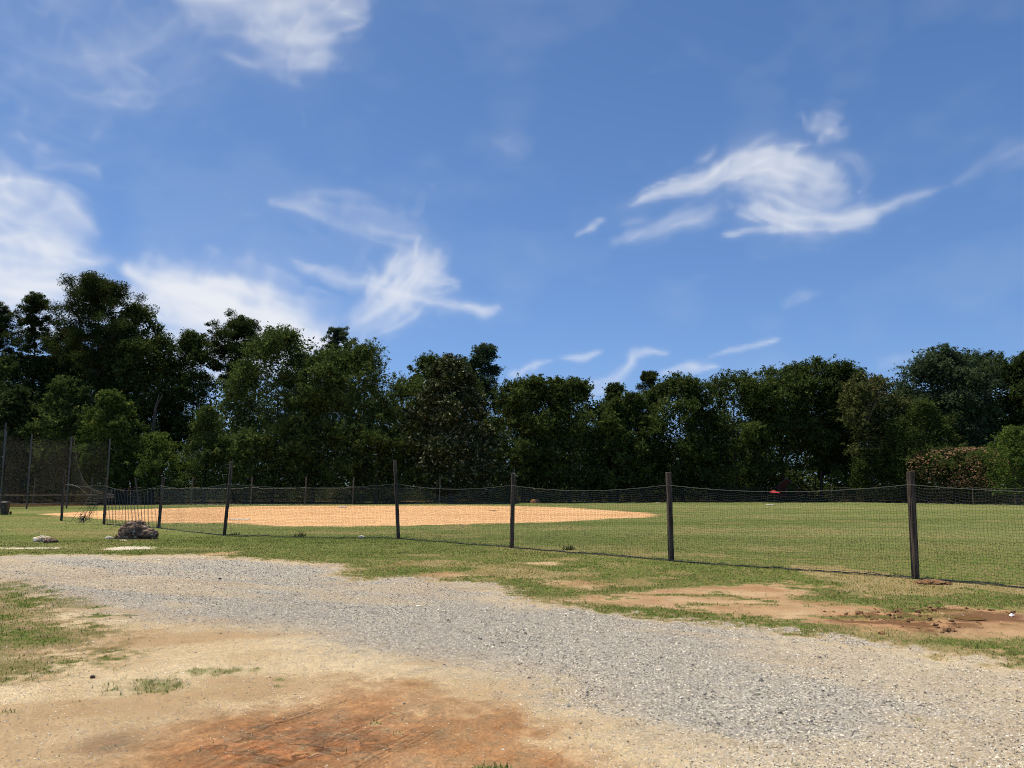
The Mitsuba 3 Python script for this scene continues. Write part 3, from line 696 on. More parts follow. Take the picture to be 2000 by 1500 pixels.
def pine(px, top, width, Y, bottom, label, seed, trunk_px=None, n_branch=34, r0=0.26, dens=1.0, pal='pine', lean=0.0):
    """Long bare trunk, branches in uneven tiers, needle tufts in flat pads at their ends."""
    rng = np.random.default_rng(seed)
    z1, z0 = at(px, top, Y)[2], at(px, bottom, Y)[2]
    X = at(px, 950, Y)[0]
    R = width / 2 / FOC * Y
    s = np.linspace(0, 1, 12)
    H = z1 - 1.1
    line = np.stack([X + lean * (s - 1) * H + 0.25 * np.sin(s * 5 + seed), Y + 0.2 * np.sin(s * 4), -0.1 + s * H], -1)
    parts, pads = [tube(line, r0 * (1 - 0.88 * s), 7)], []
    for b in range(n_branch):
        u = (b + rng.random()) / n_branch
        z = z0 + (z1 - z0) * u * 0.97
        reach = R * (0.45 + 0.75 * rng.random()) * (np.sin(np.pi * (0.22 + 0.66 * u)) ** 0.8) * (1.0 if u < 0.78 else 0.62)
        a = b * 2.4 + rng.normal() * 0.5
        o = np.array([np.interp(z, line[:, 2], line[:, 0]), np.interp(z, line[:, 2], line[:, 1]), z])
        end = o + np.array([np.cos(a) * reach, np.sin(a) * reach * 0.9, reach * (0.10 + 0.35 * rng.random())])
        end[2] = min(end[2], z1 - 0.5)
        mid = (o + end) / 2 + np.array([0, 0, -0.06 * reach])
        parts.append(tube(np.array([o, mid, end]), np.array([0.075, 0.045, 0.015]) * (r0 / 0.26), 5))
        for k in range(int(4 + 4 * rng.random())):
            f = 0.35 + 0.7 * rng.random()
            c = o + (end - o) * f + np.array([rng.normal() * 0.14 * R, rng.normal() * 0.14 * R, 0.1 + 0.16 * R * rng.normal()])
            pr = (0.42 + 0.5 * rng.random()) * R * 0.25
            if c[2] + pr * 0.5 > z1:
                continue
            pads.append((c, pr))
            parts.append(tube(np.array([o + (end - o) * f * 0.7, c]), np.array([0.03, 0.01]), 4))
    for k in range(7):
        pads.append((np.array([line[-1, 0] + rng.normal() * 0.16 * R, Y + rng.normal() * 0.16 * R, z1 - 0.2 - rng.random() * 0.12 * (z1 - z0)]), 0.2 * R))
    pads = [(c, r) for c, r in pads if c[2] + r * 0.4 <= z1 + 0.15]
    pos, col = [], []
    for c, r in pads:
        m = int(dens * 250 * (r / 0.8) ** 2 + 60)
        d = rng.normal(size=(m, 3))
        d /= np.linalg.norm(d, axis=1, keepdims=True)
        d[:, 2] += 0.2
        pos.append((c + d * r * (0.3 + 0.75 * rng.random((m, 1))) * np.array([1, 1, 0.75]), d))
        col.append(np.full(m, (rng.random() - 0.5) * 0.5))
    P, D, tone = np.vstack([a for a, b in pos]), np.vstack([b for a, b in pos]), np.concatenate(col)
    v, F = leaf_mesh(P, D, 0.24, 0.30, rng, 0.3)
    key = numbered('pine_tree')
    scene[key + '__trunk'] = mikit.ply(join(parts), 'bark', smooth=True)
    scene[key + '__crown'] = mikit.ply((v, F), 'leaf', color=leaf_colors(len(P), pal, rng, tone))
    return tag(key, label, 'pine tree', GROUP)


# tall pines of the left tree line
pine(42, 574, 96, 80, 740, 'tall clumpy pine at the far left edge, second highest of the tree line', 11, n_branch=34)
pine(172, 538, 178, 78, 745, 'highest pine of the whole tree line, broad crown in flat tiers', 12, n_branch=46, r0=0.3, dens=0.75)
pine(112, 640, 100, 84, 760, 'lower dark pine between the two tallest pines at left', 17, n_branch=34)
pine(455, 619, 125, 82, 760, 'round topped pine with a bare lower trunk standing alone right of the tallest pines', 13, n_branch=40)
pine(655, 640, 74, 88, 740, 'spiky young pine tip rising behind the broad light green tree', 14, n_branch=26, r0=0.14, pal='blue')
pine(1268, 725, 72, 86, 830, 'small pine crown poking above the middle of the tree line', 15, n_branch=26, r0=0.16)
pine(-40, 590, 110, 84, 740, 'pine half cut off by the left side of the view', 16)
# broadleaf trees, left to right
tree('oak_tree', 'oak tree', 245, 592, 92, 80, 760, 'round', 'oak', 'airy broadleaf top leaning out right of the highest pine', 21, dens=330, clump=0.17, gaps=0.25)
tree('hickory_tree', 'tree', 262, 650, 175, 78, 900, 'round', 'oak', 'big dark broadleaf tree below and right of the highest pine', 22, dens=410, clump=0.15)
tree('hickory_tree', 'tree', 358, 646, 105, 79, 880, 'plume', 'oak', 'narrow dark broadleaf tree in the gap left of the lone round topped pine', 23, dens=410, clump=0.17, leaf=0.2)
tree('hickory_tree', 'tree', 30, 690, 170, 80, 930, 'round', 'deep', 'dark broadleaf tree filling the left edge under the pines', 24, clump=0.15)
tree('hickory_tree', 'tree', 145, 670, 150, 82, 930, 'round', 'deep', 'shaded broadleaf tree below the crown of the highest pine', 25, clump=0.15)
tree('elm_tree', 'tree', 532, 638, 190, 75, 950, 'dome', 'light', 'tall light green feathery tree right of the lone round topped pine', 26, dens=520, leaf=0.20, clump=0.13, upward=0.3)
tree('elm_tree', 'tree', 690, 668, 225, 76, 950, 'dome', 'light', 'very broad light green rounded tree left of the pale flecked magnolia', 27, dens=520, leaf=0.20, clump=0.12, upward=0.3)
tree('elm_tree', 'tree', 612, 690, 150, 74, 955, 'dome', 'light', 'middle green tree tucked between the two light green feathery ones', 28, dens=520, leaf=0.20, clump=0.13, upward=0.3)
tree('oak_tree', 'oak tree', 855, 690, 130, 82, 900, 'round', 'oak', 'tree top showing just behind and left of the magnolia tip', 29, clump=0.16)
tree('poplar_tree', 'tree', 945, 674, 98, 84, 930, 'plume', 'blue', 'bluish green feathery tree rising behind the right shoulder of the magnolia', 30, clump=0.16, gaps=0.2)
tree('magnolia_tree', 'magnolia tree', 882, 698, 178, 74, 958, 'magnolia', 'magnolia', 'dark conical magnolia flecked with pale glossy leaves', 31, dens=430, leaf=0.26, aspect=0.5, clump=0.11, mat='glossy_leaf', trunk=0.2)
tree('oak_tree', 'oak tree', 1022, 736, 140, 78, 950, 'dome', 'oak', 'upright dark oak right of the magnolia, level with its shoulder', 32, clump=0.15)
tree('oak_tree', 'oak tree', 1112, 740, 155, 77, 950, 'dome', 'oak', 'evenly rounded olive oak in the middle of the tree line', 33, clump=0.14, dens=480)
tree('cedar_tree', 'tree', 1205, 752, 76, 82, 930, 'cone', 'deep', 'small dark pointed tree in the dip left of the small pine crown', 34, clump=0.2)
tree('oak_tree', 'oak tree', 1228, 770, 140, 78, 950, 'dome', 'oak', 'low broad oak below the small pine crown', 35, clump=0.15)
tree('oak_tree', 'oak tree', 1333, 729, 140, 78, 950, 'round', 'oak', 'tall oak right of the small pine crown, left of the sky notch', 36, clump=0.16)
tree('oak_tree', 'oak tree', 1442, 726, 165, 77, 930, 'round', 'oak', 'spreading oak with sky showing through its left limbs', 37, clump=0.17, gaps=0.22)
tree('oak_tree', 'oak tree', 1530, 711, 160, 84, 918, 'round', 'oak', 'tall oak above the red shed', 38, clump=0.17, gaps=0.12)
tree('oak_tree', 'oak tree', 1603, 699, 130, 83, 918, 'round', 'oak', 'upright oak with the highest top between the red shed and the sky dip', 39, clump=0.17, gaps=0.12)
tree('oak_tree', 'oak tree', 1665, 704, 105, 82, 940, 'round', 'deep', 'narrow dark tree behind the olive tree with dead twigs', 40, clump=0.22)
tree('elm_tree', 'tree', 1710, 730, 112, 77, 900, 'round', 'olive', 'thin olive tree with bare dead twigs beside the sky dip', 41, dens=300, gaps=0.3, clump=0.18)
tree('oak_tree', 'oak tree', 1765, 754, 110, 84, 940, 'round', 'blue', 'low bluish tree at the bottom of the sky dip on the right', 42, clump=0.18)
tree('maple_tree', 'tree', 1862, 675, 185, 78, 930, 'round', 'blue', 'large tree with the highest top right of the sky dip', 43, clump=0.15, dens=480)
tree('maple_tree', 'tree', 1950, 682, 170, 80, 930, 'round', 'deep', 'large airy tree second from the right edge', 44, clump=0.16, gaps=0.22)
tree('maple_tree', 'tree', 2030, 684, 130, 78, 930, 'round', 'deep', 'large tree cut off by the right edge of the view', 45, clump=0.16)
# lower storey
tree('cedar_tree', 'tree', 18, 755, 110, 73, 955, 'dome', 'deep', 'dark low tree behind the batting cage poles', 51, clump=0.14)
tree('sweetgum_tree', 'tree', 118, 738, 130, 72, 955, 'plume', 'light', 'light green young tree behind the batting cage net', 52, clump=0.13, dens=480, leaf=0.20)
tree('sweetgum_tree', 'tree', 206, 765, 118, 70, 955, 'plume', 'bright', 'light green young tree with a pointed top behind the batting cage end pole', 53, clump=0.13, dens=480, leaf=0.20)
tree('sapling', 'tree', 300, 848, 112, 70, 960, 'plume', 'bright', 'bushy bright green sapling below the broken pale trunk', 54, clump=0.16, dens=480, leaf=0.20)
tree('cedar_tree', 'tree', 398, 797, 92, 71, 955, 'cone', 'light', 'light green cone shaped tree below the lone round topped pine', 55, clump=0.2, dens=560, leaf=0.16)
tree('sapling', 'tree', 480, 835, 120, 71, 958, 'dome', 'light', 'leafy sapling behind the tall leaning fence post', 56, clump=0.15)
tree('sapling', 'tree', 735, 830, 150, 73, 958, 'dome', 'oak', 'shaded sapling at the foot of the very broad light green tree', 57, clump=0.15)
tree('sapling', 'tree', 1190, 850, 120, 73, 958, 'dome', 'oak', 'dull green sapling in the shade below the rounded olive oak', 58, clump=0.15)
tree('sapling', 'tree', 1382, 868, 105, 73, 958, 'plume', 'light', 'bright green bushy sapling between the small pine crown and the red shed', 59, clump=0.16, dens=480, leaf=0.20)
tree('cedar_tree', 'tree', 1697, 886, 132, 72, 962, 'plume', 'oak', 'wide feathery green cedar between the red shed and the nearest post', 60, clump=0.13, dens=600, leaf=0.15)
tree('holly_tree', 'tree', 1812, 782, 150, 74, 955, 'dome', 'oak', 'dense dark green tree right above the nearest fence post', 61, clump=0.13, dens=520, leaf=0.15)
tree('sapling', 'tree', 1842, 868, 62, 70, 930, 'round', 'bright', 'yellow green vine tangle above the pink flowering mimosa', 62, clump=0.22, room=3.5)
tree('holly_tree', 'tree', 1985, 832, 105, 66, 965, 'dome', 'bright', 'light green leafy tree at the right edge beside the mimosa', 63, clump=0.14, leaf=0.17)

# mimosa in bloom: an umbrella crown with pink flower puffs on top
mim = tree('mimosa_tree', 'mimosa tree', 1882, 876, 215, 65, 968, 'umbrella', 'mimosa', 'spreading mimosa dotted with pinkish flowers right of the nearest post', 64, clump=0.14, dens=480, leaf=0.15, flat=0.45, trunk=0.12, room=0.6)
rng = np.random.default_rng(640)
mY = behind(1882, 65, 0.6)
base, R = at(1882, 950, mY), 215 / 2 / FOC * mY * 1.1
zc0, zc1 = max(0.15, at(1882, 968, mY)[2]) + 0.6, at(1882, 876, mY)[2] + 0.05
fl_c, fl_d = [], []
for k in range(3200):
    t, a, r = rng.random() ** 0.8, rng.random() * 6.283, rng.random() ** 0.45
    pr = profile('umbrella', np.array([t]))[0] * R * r * 1.04
    c = np.array([base[0] + pr * np.cos(a), base[1] + pr * np.sin(a) * 0.8, zc0 + t * (zc1 - zc0)])
    if meshkit.noise(c[None] * 0.9 + 3.0)[0] < 0.32 + 0.22 * (1 - t):
        continue
    d = rng.normal(size=(6, 3))
    d /= np.linalg.norm(d, axis=1, keepdims=True)
    d[:, 2] = np.abs(d[:, 2])
    fl_c.append(c + d * 0.05)
    fl_d.append(d)
v, F = leaf_mesh(np.vstack(fl_c), np.vstack(fl_d), 0.085, 0.7, rng, 0.6)
key = mim + '__blossom'
scene[key] = mikit.ply((v, F), 'leaf', color=np.repeat(np.array([[0.60, 0.36, 0.26]]) * (0.7 + 0.5 * rng.random((len(v) // 3, 1))), 3, 0))
labels[key] = {'label': 'pinkish orange flower puffs on the mimosa', 'kind': 'stuff'}

# a broken pale trunk among the left trees, dead twigs on the olive tree
o = at(297, 852, 74)
line = np.array([[o[0], 74, -0.1], [o[0], 74, o[2] * 0.6], [o[0] + 0.05, 74, o[2]], at(303, 800, 74), at(310, 772, 74)])
snag = join([tube(line, [0.24, 0.2, 0.18, 0.12, 0.04], 8), tube(np.array([at(304, 795, 74), at(314, 778, 74.2), at(318, 771, 74.3)]), [0.1, 0.06, 0.02], 6)])
tag(put('dead_trunk', snag, 'pale_bark', smooth=40), 'broken pale dead trunk standing among the dark trees at left', 'tree trunk')
rng = np.random.default_rng(9)
twigs = []
for k in range(16):
    a, b = at(1700 + rng.normal() * 12, 790 + rng.normal() * 20, 75.5), at(1690 + rng.random() * 55, 735 + rng.random() * 60, 75 + rng.normal())
    twigs.append(tube(np.array([a, (a + b) / 2 + rng.normal(size=3) * 0.25, b]), [0.05, 0.03, 0.01], 5))
scene['elm_tree_003__dead_branch' if 'elm_tree_003__crown' in scene else 'elm_tree__dead_branch'] = mikit.ply(join(twigs), 'pale_bark', smooth=True)


# mass of woodland behind, and the brambles along its foot
def mass(name, n, x0, x1, y0, y1, hfun, leaf, pal, seed, label, cat):
    rng = np.random.default_rng(seed)
    nc = n // 60
    cx, cy = x0 + (x1 - x0) * rng.random(nc), y0 + (y1 - y0) * rng.random(nc)
    fy = np.interp(cx, [q[0] for q in FARP], [q[1] for q in FARP])
    cy = np.where(cy < fy + 1.0, fy + 1.0 + 6 * rng.random(nc), cy)
    cz = hfun(cx, cy) * rng.random(nc) ** 1.05
    pick = rng.integers(0, nc, n)
    d = rng.normal(size=(n, 3))
    d /= np.linalg.norm(d, axis=1, keepdims=True)
    rc = 0.35 + 0.16 * np.minimum(hfun(cx, cy), 6)
    pos = np.stack([cx, cy, cz], -1)[pick] + d * rc[pick][:, None] * (0.3 + 0.8 * rng.random((n, 1)))
    v, F = leaf_mesh(pos, d, leaf, 0.6, rng)
    v[:, 2] = np.maximum(v[:, 2], 0.02)
    scene[name] = mikit.ply((v, F), 'leaf', color=leaf_colors(n, pal, rng, ((rng.random(nc) - 0.5) * 0.5)[pick]))
    return tag(name, label, cat, kind='stuff')


def wood_height(x, y):
    h = 9.5 + 2.5 * np.sin(x * 0.21) + 2.0 * np.sin(x * 0.53 + 1)
    h = h + np.where(x < -10, 5.0, 0) + np.where(x > 42, 3.5, 0)
    return np.where(np.abs(x - 33.5) < 1.3, 3.0, h)


mass('woodland', 230000, -85, 85, 88, 112, wood_height, 0.42, 'deep', 71, 'dark woodland closing the gaps behind the tree line', 'woodland')
mass('undergrowth', 90000, -62, 60, 73, 86, lambda x, y: np.where((x > 26.0) & (x < 32.6), 0.08, 1.0) * (1.5 + 1.1 * np.sin(x * 0.9) * np.sin(x * 0.37 + 2) + 0.8 * meshkit.noise(np.stack([x, y, 0 * x], -1) * 0.5)), 0.17, 'oak', 72, 'tangled undergrowth at the foot of the trees behind the far fence', 'undergrowth')

# shrubs that come through the far fence
for px, top, w, Y, pal, lab, sd in [(1250, 938, 62, 73, 'olive', 'pale olive shrub behind the far net left of the second nearest post', 81), (1440, 950, 85, 72.5, 'olive', 'low straggly greyish shrub behind the far net left of the red shed', 82),
                                    (1065, 962, 60, 73, 'light', 'low green shrub beside the orange clay heap', 83), (1546, 944, 24, 81, 'bright', 'small green bush before the wall of the red shed', 84),
                                    (690, 962, 60, 70, 'oak', 'small dark shrub at the foot of the far fence posts', 85), (340, 935, 60, 68.5, 'light', 'leafy shrub at the far fence near the netting corner', 86)]:
    rngs = np.random.default_rng(sd)
    Y = behind(px, Y, 0.7)
    z1, X, R = at(px, top, Y)[2], at(px, 950, Y)[0], w / 2 / FOC * Y
    m, col, cen = crown(np.array([X, Y]), 0.1, z1, R, 'dome', pal, rngs, int(700 * 2 * R * z1 + 500), 0.15, 0.4, 0.2, 0.7, 40)
    k = numbered('shrub')
    scene[k + '__stem'] = mikit.ply(limbs(np.array([X, Y]), z1 * 0.6, 0.04, cen, rngs, 10, start=0.1), 'bark', smooth=True)
    scene[k + '__foliage'] = mikit.ply(m, 'leaf', color=col)
    tag(k, lab, 'shrub', 'shrubs along the far fence')

# ------------------------------------------------------------------ near fence: wooden posts, rope, black netting
POSTS = [(10.7, 9.6, 1.8, 0.0, 0.35), (6.81, 13.37, 1.80, 0.03, 0.35), (3.31, 16.42, 1.85, -0.01, 0.30), (-0.01, 20.23, 1.88, 0.05, 0.25), (-3.40, 23.57, 2.34, -0.15, 0.3), (-9.06, 24.77, 2.33, 0.13, 0.5),
         (-13.16, 29.27, 1.87, 0.06, 0.2), (-16.84, 32.41, 1.89, -0.02, 0.3), (-20.54, 35.77, 2.30, -0.01, 0.3)]
FENCE = 'net_fence'
ROPE_Z = 1.58
for i, (x, y, h, lean, rot) in enumerate(POSTS):
    mesh = chamfer_box(0.095, 0.095, h + 0.12, 0.006)
    v, F = mesh
    v = v.copy()
    s = (v[:, 2] - 0.12) / h
    c, sn = math.cos(rot), math.sin(rot)
    v = np.stack([x + lean * s + c * v[:, 0] - sn * v[:, 1], y + sn * v[:, 0] + c * v[:, 1], v[:, 2] - 0.12], -1)
    put(FENCE + '__post', (v, F), 'post_wood')
    zt = ROPE_Z if h < 2.2 else ROPE_Z + 0.05
    for zz in (zt, 0.95):                                                       # staples that hold rope and net
        cx, cy = x + lean * zz / h, y
        put(FENCE + '__staple', tube(np.array([[cx - 0.028, cy - 0.062, zz - 0.012], [cx - 0.02, cy - 0.072, zz], [cx + 0.02, cy - 0.072, zz], [cx + 0.028, cy - 0.062, zz - 0.012]]), 0.004, 5), 'galvanised')


def net_panel(a, b, za, zb, sag, cell, rad, seed, pleat=0.0, slant=0.0, scallop=0.035, wave=0.03, sag_net=0.0, hook=0.6):
    """Netting hung between two posts from a rope that sags; returns the net and the line of the rope."""
    rng = np.random.default_rng(seed)
    a, b = np.array(a, float), np.array(b, float)
    L = np.linalg.norm(b - a)
    nu = int(round(L / cell * (1 + pleat)))
    ztop = (za + zb) / 2 - sag
    nv = max(6, int(round(ztop / cell)))
    u = np.linspace(0, 1, nu + 1)
    w = np.linspace(0, 1, nv + 1)
    U, W = np.meshgrid(u, w, indexing='ij')
    if pleat:
        U = U + pleat * 0.028 * np.sin(U * 2 * np.pi * 17 + 1.0) * (0.4 + 0.6 * meshkit.noise(np.stack([U * 9, 0 * U, 0 * U], -1), seed))
        U = np.clip(U, 0, 1)
    rope = za + (zb - za) * U - 4 * sag * U * (1 - U)
    sc = np.abs(np.sin(np.pi * U * L / hook)) ** 0.7 * scallop * (0.5 + meshkit.noise(np.stack([U * L * 0.8, 0 * U, 0 * U], -1), seed + 5))
    big = sag_net * np.exp(-((U - 0.55) / 0.13) ** 2)
    top = rope - 0.01 - sc - big
    x, y = a[0] + (b[0] - a[0]) * U, a[1] + (b[1] - a[1]) * U
    low = gz(x, y) + 0.015
    mid = (meshkit.noise(np.stack([U * L * 1.6, W * 1.2, 0 * U], -1), seed + 1) - 0.5)
    z = low + (top - low) * W + wave * mid * np.sin(np.pi * W) + 0.012 * (meshkit.noise(np.stack([U * L * 6, W * 14, 0 * U], -1), seed + 2) - 0.5)
    z = z - scallop * 0.5 * (0.5 + 0.5 * np.cos(2 * np.pi * U * L / hook + 3)) * W ** 2 * 0.6
    d = (b - a) / L
    nx, ny = -d[1], d[0]
    off = (meshkit.noise(np.stack([U * L * 0.9, W * 1.5, 0 * U], -1), seed + 3) - 0.5) * 0.12 * np.sin(np.pi * np.clip(W, 0, 1)) + 0.06
    off = off + (0.05 * pleat * np.sin(U * 2 * np.pi * 17))
    along = slant * (W - 1) + (meshkit.noise(np.stack([U * L * 5, W * 3, 0 * U], -1), seed + 4) - 0.5) * 0.03
    edge = np.clip(np.minimum(U, 1 - U) * L / 0.3, 0, 1)
    along = along * (edge if not slant else 1)
    P = np.stack([x + nx * off + d[0] * along, y + ny * off + d[1] * along, z], -1)
    parts = [tube(P[::2, j], rad, 3) for j in range(nv + 1)]
    rows = np.unique(np.concatenate([np.arange(0, nv, 3), [nv]]))
    parts += [tube(P[i, rows], rad, 3) for i in range(nu + 1)]
    uu = np.linspace(0, 1, 24)
    rl = np.stack([a[0] + (b[0] - a[0]) * uu + nx * 0.06, a[1] + (b[1] - a[1]) * uu + ny * 0.06, za + (zb - za) * uu - 4 * sag * uu * (1 - uu)], -1)
    # the net's lower hem lies bunched on the grass
    hem = P[::3, 0] + np.stack([rng.normal(size=len(P[::3])) * 0.012] * 2 + [np.full(len(P[::3]), 0.01)], -1)
    parts.append(tube(hem, 0.0075, 5))
    parts.append(tube(hem + rng.normal(size=hem.shape) * 0.014 - np.array([nx, ny, 0]) * 0.03, 0.006, 5))
    return join(parts), rl


ROPES = []
for i in range(len(POSTS) - 2):
    (x0, y0, h0, l0, _), (x1, y1, h1, l1, _) = POSTS[i], POSTS[i + 1]
    z0, z1 = (ROPE_Z if h < 2.2 else ROPE_Z + 0.05 for h in (h0, h1))
    a, b = (x0 + l0 * z0 / h0 * 0.5, y0), (x1 + l1 * z1 / h1 * 0.5, y1)
    kw = dict(pleat=0.0)
    if i == 6:
        kw = dict(pleat=1.0, slant=0.35, scallop=0.09, hook=0.35)
    if i == 3:
        kw = dict(sag_net=0.16)
    if i == 4:
        kw = dict(scallop=0.02, sag_net=0.05)
    net, rl = net_panel(a, b, z0, z1, 0.13 if i != 6 else 0.2, 0.047, 0.0018, 100 + i, **kw)
    put(FENCE + '__net_panel', net, 'net_thread')
    put(FENCE + '__rope', tube(rl, 0.0055, 5), 'rope')
# the opening between the last two posts: a bare rope, and the netting gathered beside the post
a, b = POSTS[7], POSTS[8]
put(FENCE + '__rope', tube(np.array([[a[0], a[1], 1.60], [(a[0] + b[0]) / 2, (a[1] + b[1]) / 2, 1.55], [b[0], b[1], 1.63]]), 0.006, 5), 'rope')
rng = np.random.default_rng(5)
tail = np.array([[b[0] + 0.1, b[1] - 0.06, 1.63], [b[0] + 0.3, b[1] - 0.06, 1.66], [b[0] + 0.75, b[1] - 0.06, 1.5], [b[0] + 1.15, b[1] - 0.06, 1.15]])
put(FENCE + '__rope_end', tube(tail, 0.009, 5), 'rope')
bundle = []
for k in range(18):
    t0, t1 = np.array([a[0] - 0.75 + rng.random() * 0.75, a[1] + 0.25, 1.5 + 0.06 * rng.normal()]), np.array([a[0] - 1.45 + rng.random() * 0.95, a[1] + 0.5 * rng.random(), 0.02 + 0.2 * rng.random()])
    bundle.append(tube(np.array([t0, t0 * 0.6 + t1 * 0.4 + rng.normal(size=3) * 0.03, t1 * 0.7 + t0 * 0.3 + rng.normal(size=3) * 0.03, t1]), 0.006, 4))
for k in range(14):
    z = 0.1 + k * 0.1
    s = (1.5 - z) / 1.5
    bundle.append(tube(np.array([[a[0] - 0.7 - 0.75 * s, a[1] + 0.3, z], [a[0] - 0.35 - 0.5 * s, a[1] + 0.25 + 0.1 * rng.normal(), z - 0.05], [a[0] - 0.1 - 0.3 * s, a[1] + 0.25, z]]), 0.003, 3))
for k in range(22):
    c = np.array([a[0] - 0.95 + rng.normal() * 0.09, a[1] + 0.1 + rng.normal() * 0.08, 0.12 + abs(rng.normal()) * 0.14])
    bundle.append(tube(c + rng.normal(size=(4, 3)) * 0.045, 0.010, 4))
put(FENCE + '__gathered_net', join(bundle), 'net_thread')
labels[FENCE + '__gathered_net'] = {'label': 'netting gathered in folds beside the opening'}
tag(FENCE, 'long near fence of dark wooden posts hung with black netting', 'fence')

# ------------------------------------------------------------------ far fence: thinner posts, low dark netting
for i, (x, y) in enumerate(FARP):
    h, lean, r = (2.35, 0.05, 0.05) if i < 8 else (1.55, 0.02, 0.035)
    if i == 2:
        h, lean = 2.3, -0.5
    v, F = chamfer_box(0.1 if i < 8 else 0.06, 0.1 if i < 8 else 0.06, h + 0.1, 0.008)
    s = (v[:, 2] - 0.1) / h
    put('net_fence_001__post', (np.stack([v[:, 0] + x + lean * s, v[:, 1] + y, v[:, 2] - 0.1], -1), F), 'grey_wood')
for i in range(1, len(FARP) - 1):
    a, b = FARP[i], FARP[i + 1]
    net, rl = net_panel(a, b, 1.45, 1.45, 0.08, 0.11, 0.004, 200 + i, hook=1.2)
    put('net_fence_001__net_panel', net, 'net_thread')
    put('net_fence_001__rope', tube(rl, 0.008, 4), 'rope')
tag('net_fence_001', 'distant fence of thin weathered posts with low black netting before the trees', 'fence')

# ------------------------------------------------------------------ batting cage at the left
CAGE = 'batting_cage'
POLES = [(-37.15, 56.9, 6.2, -0.15), (-36.1, 55.2, 5.5, 0.0), (-33.72, 54.4, 5.2, -0.03), (-31.63, 55.6, 5.13, 0.0), (-31.04, 59.8, 5.2, 0.0), (-41.5, 57.5, 6.2, 0.0)]
for x, y, h, lean in POLES:
    put(CAGE + '__pole', tube(np.array([[x, y, -0.1], [x + lean * 0.5, y, h / 2], [x + lean, y, h]]), 0.055, 10, caps=True), 'galvanised', smooth=40)
ends = [(-41.5, 57.5), (-37.1, 56.9), (-33.72, 54.4), (-31.63, 55.6), (-30.9, 58.8)]
for z in (0.36, 0.93):
    line = [np.array([-43.5, 57.0, z])] + [np.array([x, y - 0.075, z]) for x, y in [(-36.1, 55.2), (-33.72, 54.4)]] + [np.array([-31.63, 55.53, z])] + [np.array([-29.6, 55.9, z])]
    put(CAGE + '__rail', tube(np.array(line), 0.035, 8, caps=True), 'rust', smooth=40)


def curtain(a, b, ha, hb, la, lb, cell, rad, seed, belly=0.3, curve=None):
    """Cage netting: hung from ha, hb at the posts a, b down to la, lb."""
    n = int(np.hypot(b[0] - a[0], b[1] - a[1]) / cell)
    m = int(max(ha - la, hb - lb) / cell)
    U, W = np.meshgrid(np.linspace(0, 1, n + 1), np.linspace(0, 1, m + 1), indexing='ij')
    top = (ha + (hb - ha) * U - belly * 4 * U * (1 - U)) if curve is None else np.interp(U, curve[0], curve[1])
    low = la + (lb - la) * U
    x, y = a[0] + (b[0] - a[0]) * U, a[1] + (b[1] - a[1]) * U
    off = (meshkit.noise(np.stack([U * 6, W * 3, 0 * U], -1), seed) - 0.5) * 0.5
    P = np.stack([x, y + off, low + (top - low) * W + (meshkit.noise(np.stack([U * 9, W * 5, 0 * U], -1), seed + 1) - 0.5) * 0.1 * np.sin(np.pi * W)], -1)
    parts = [tube(P[::3, j], rad, 3) for j in range(m + 1)] + [tube(P[i, ::4], rad, 3) for i in range(n + 1)]
    return join(parts), P[:, -1]


for k, (a, b, ha, hb, la, lb) in enumerate([((-41.5, 57.5), (-37.2, 56.95), 6.0, 6.1, 0.1, 0.1), ((-36.1, 55.3), (-33.75, 54.5), 5.3, 5.1, 0.45, 0.2), ((-33.7, 54.5), (-31.66, 55.7), 5.1, 5.05, 0.2, 0.3), ((-41.0, 60.5), (-31.1, 59.9), 5.2, 5.0, 0.3, 0.3)]):
    net, edge = curtain(a, b, ha, hb, la, lb, 0.085, 0.0034, 300 + k)
    put(CAGE + '__net_panel', net, 'cage_thread')
cu = ([0, 0.02, 0.08, 0.16, 0.3, 0.5, 0.7, 0.88, 1.0], [5.0, 4.6, 3.6, 2.7, 2.0, 1.45, 1.15, 1.0, 0.93])
net, edge = curtain((-31.6, 55.7), (-29.0, 57.0), 5.0, 0.95, 0.35, 0.75, 0.085, 0.0034, 309, curve=cu)
put(CAGE + '__net_panel', net, 'cage_thread')
labels[put(CAGE + '__hem', tube(edge, 0.03, 6), 'rust')] = {'label': 'rolled edge of the netting that swoops down to the rail'}
tag(CAGE, 'batting cage of tall grey poles and fine dark netting at the left', 'batting cage')

# ------------------------------------------------------------------ rubbish bin
bx, by = -28.1, 43.4
prof = [(0.0, 0.0), (0.16, 0.0), (0.168, 0.02), (0.205, 0.60), (0.216, 0.60), (0.216, 0.63), (0.20, 0.63)]


def squared(mesh, k=0.75, rot=0.0):
    """A turned shape pressed towards a square plan."""
    v = np.array(mesh.vertices)
    r = np.hypot(v[:, 0], v[:, 1]) + 1e-9
    a = np.arctan2(v[:, 1], v[:, 0])
    g = (np.abs(np.cos(a)) ** 6 + np.abs(np.sin(a)) ** 6) ** (-1 / 6)
    g = 1 + (g - 1) * k
    return np.stack([v[:, 0] * g, v[:, 1] * g, v[:, 2]], -1), np.array(mesh.faces)


def moved(mesh, x, y, z):
    return mesh[0] + np.array([x, y, z]), mesh[1]


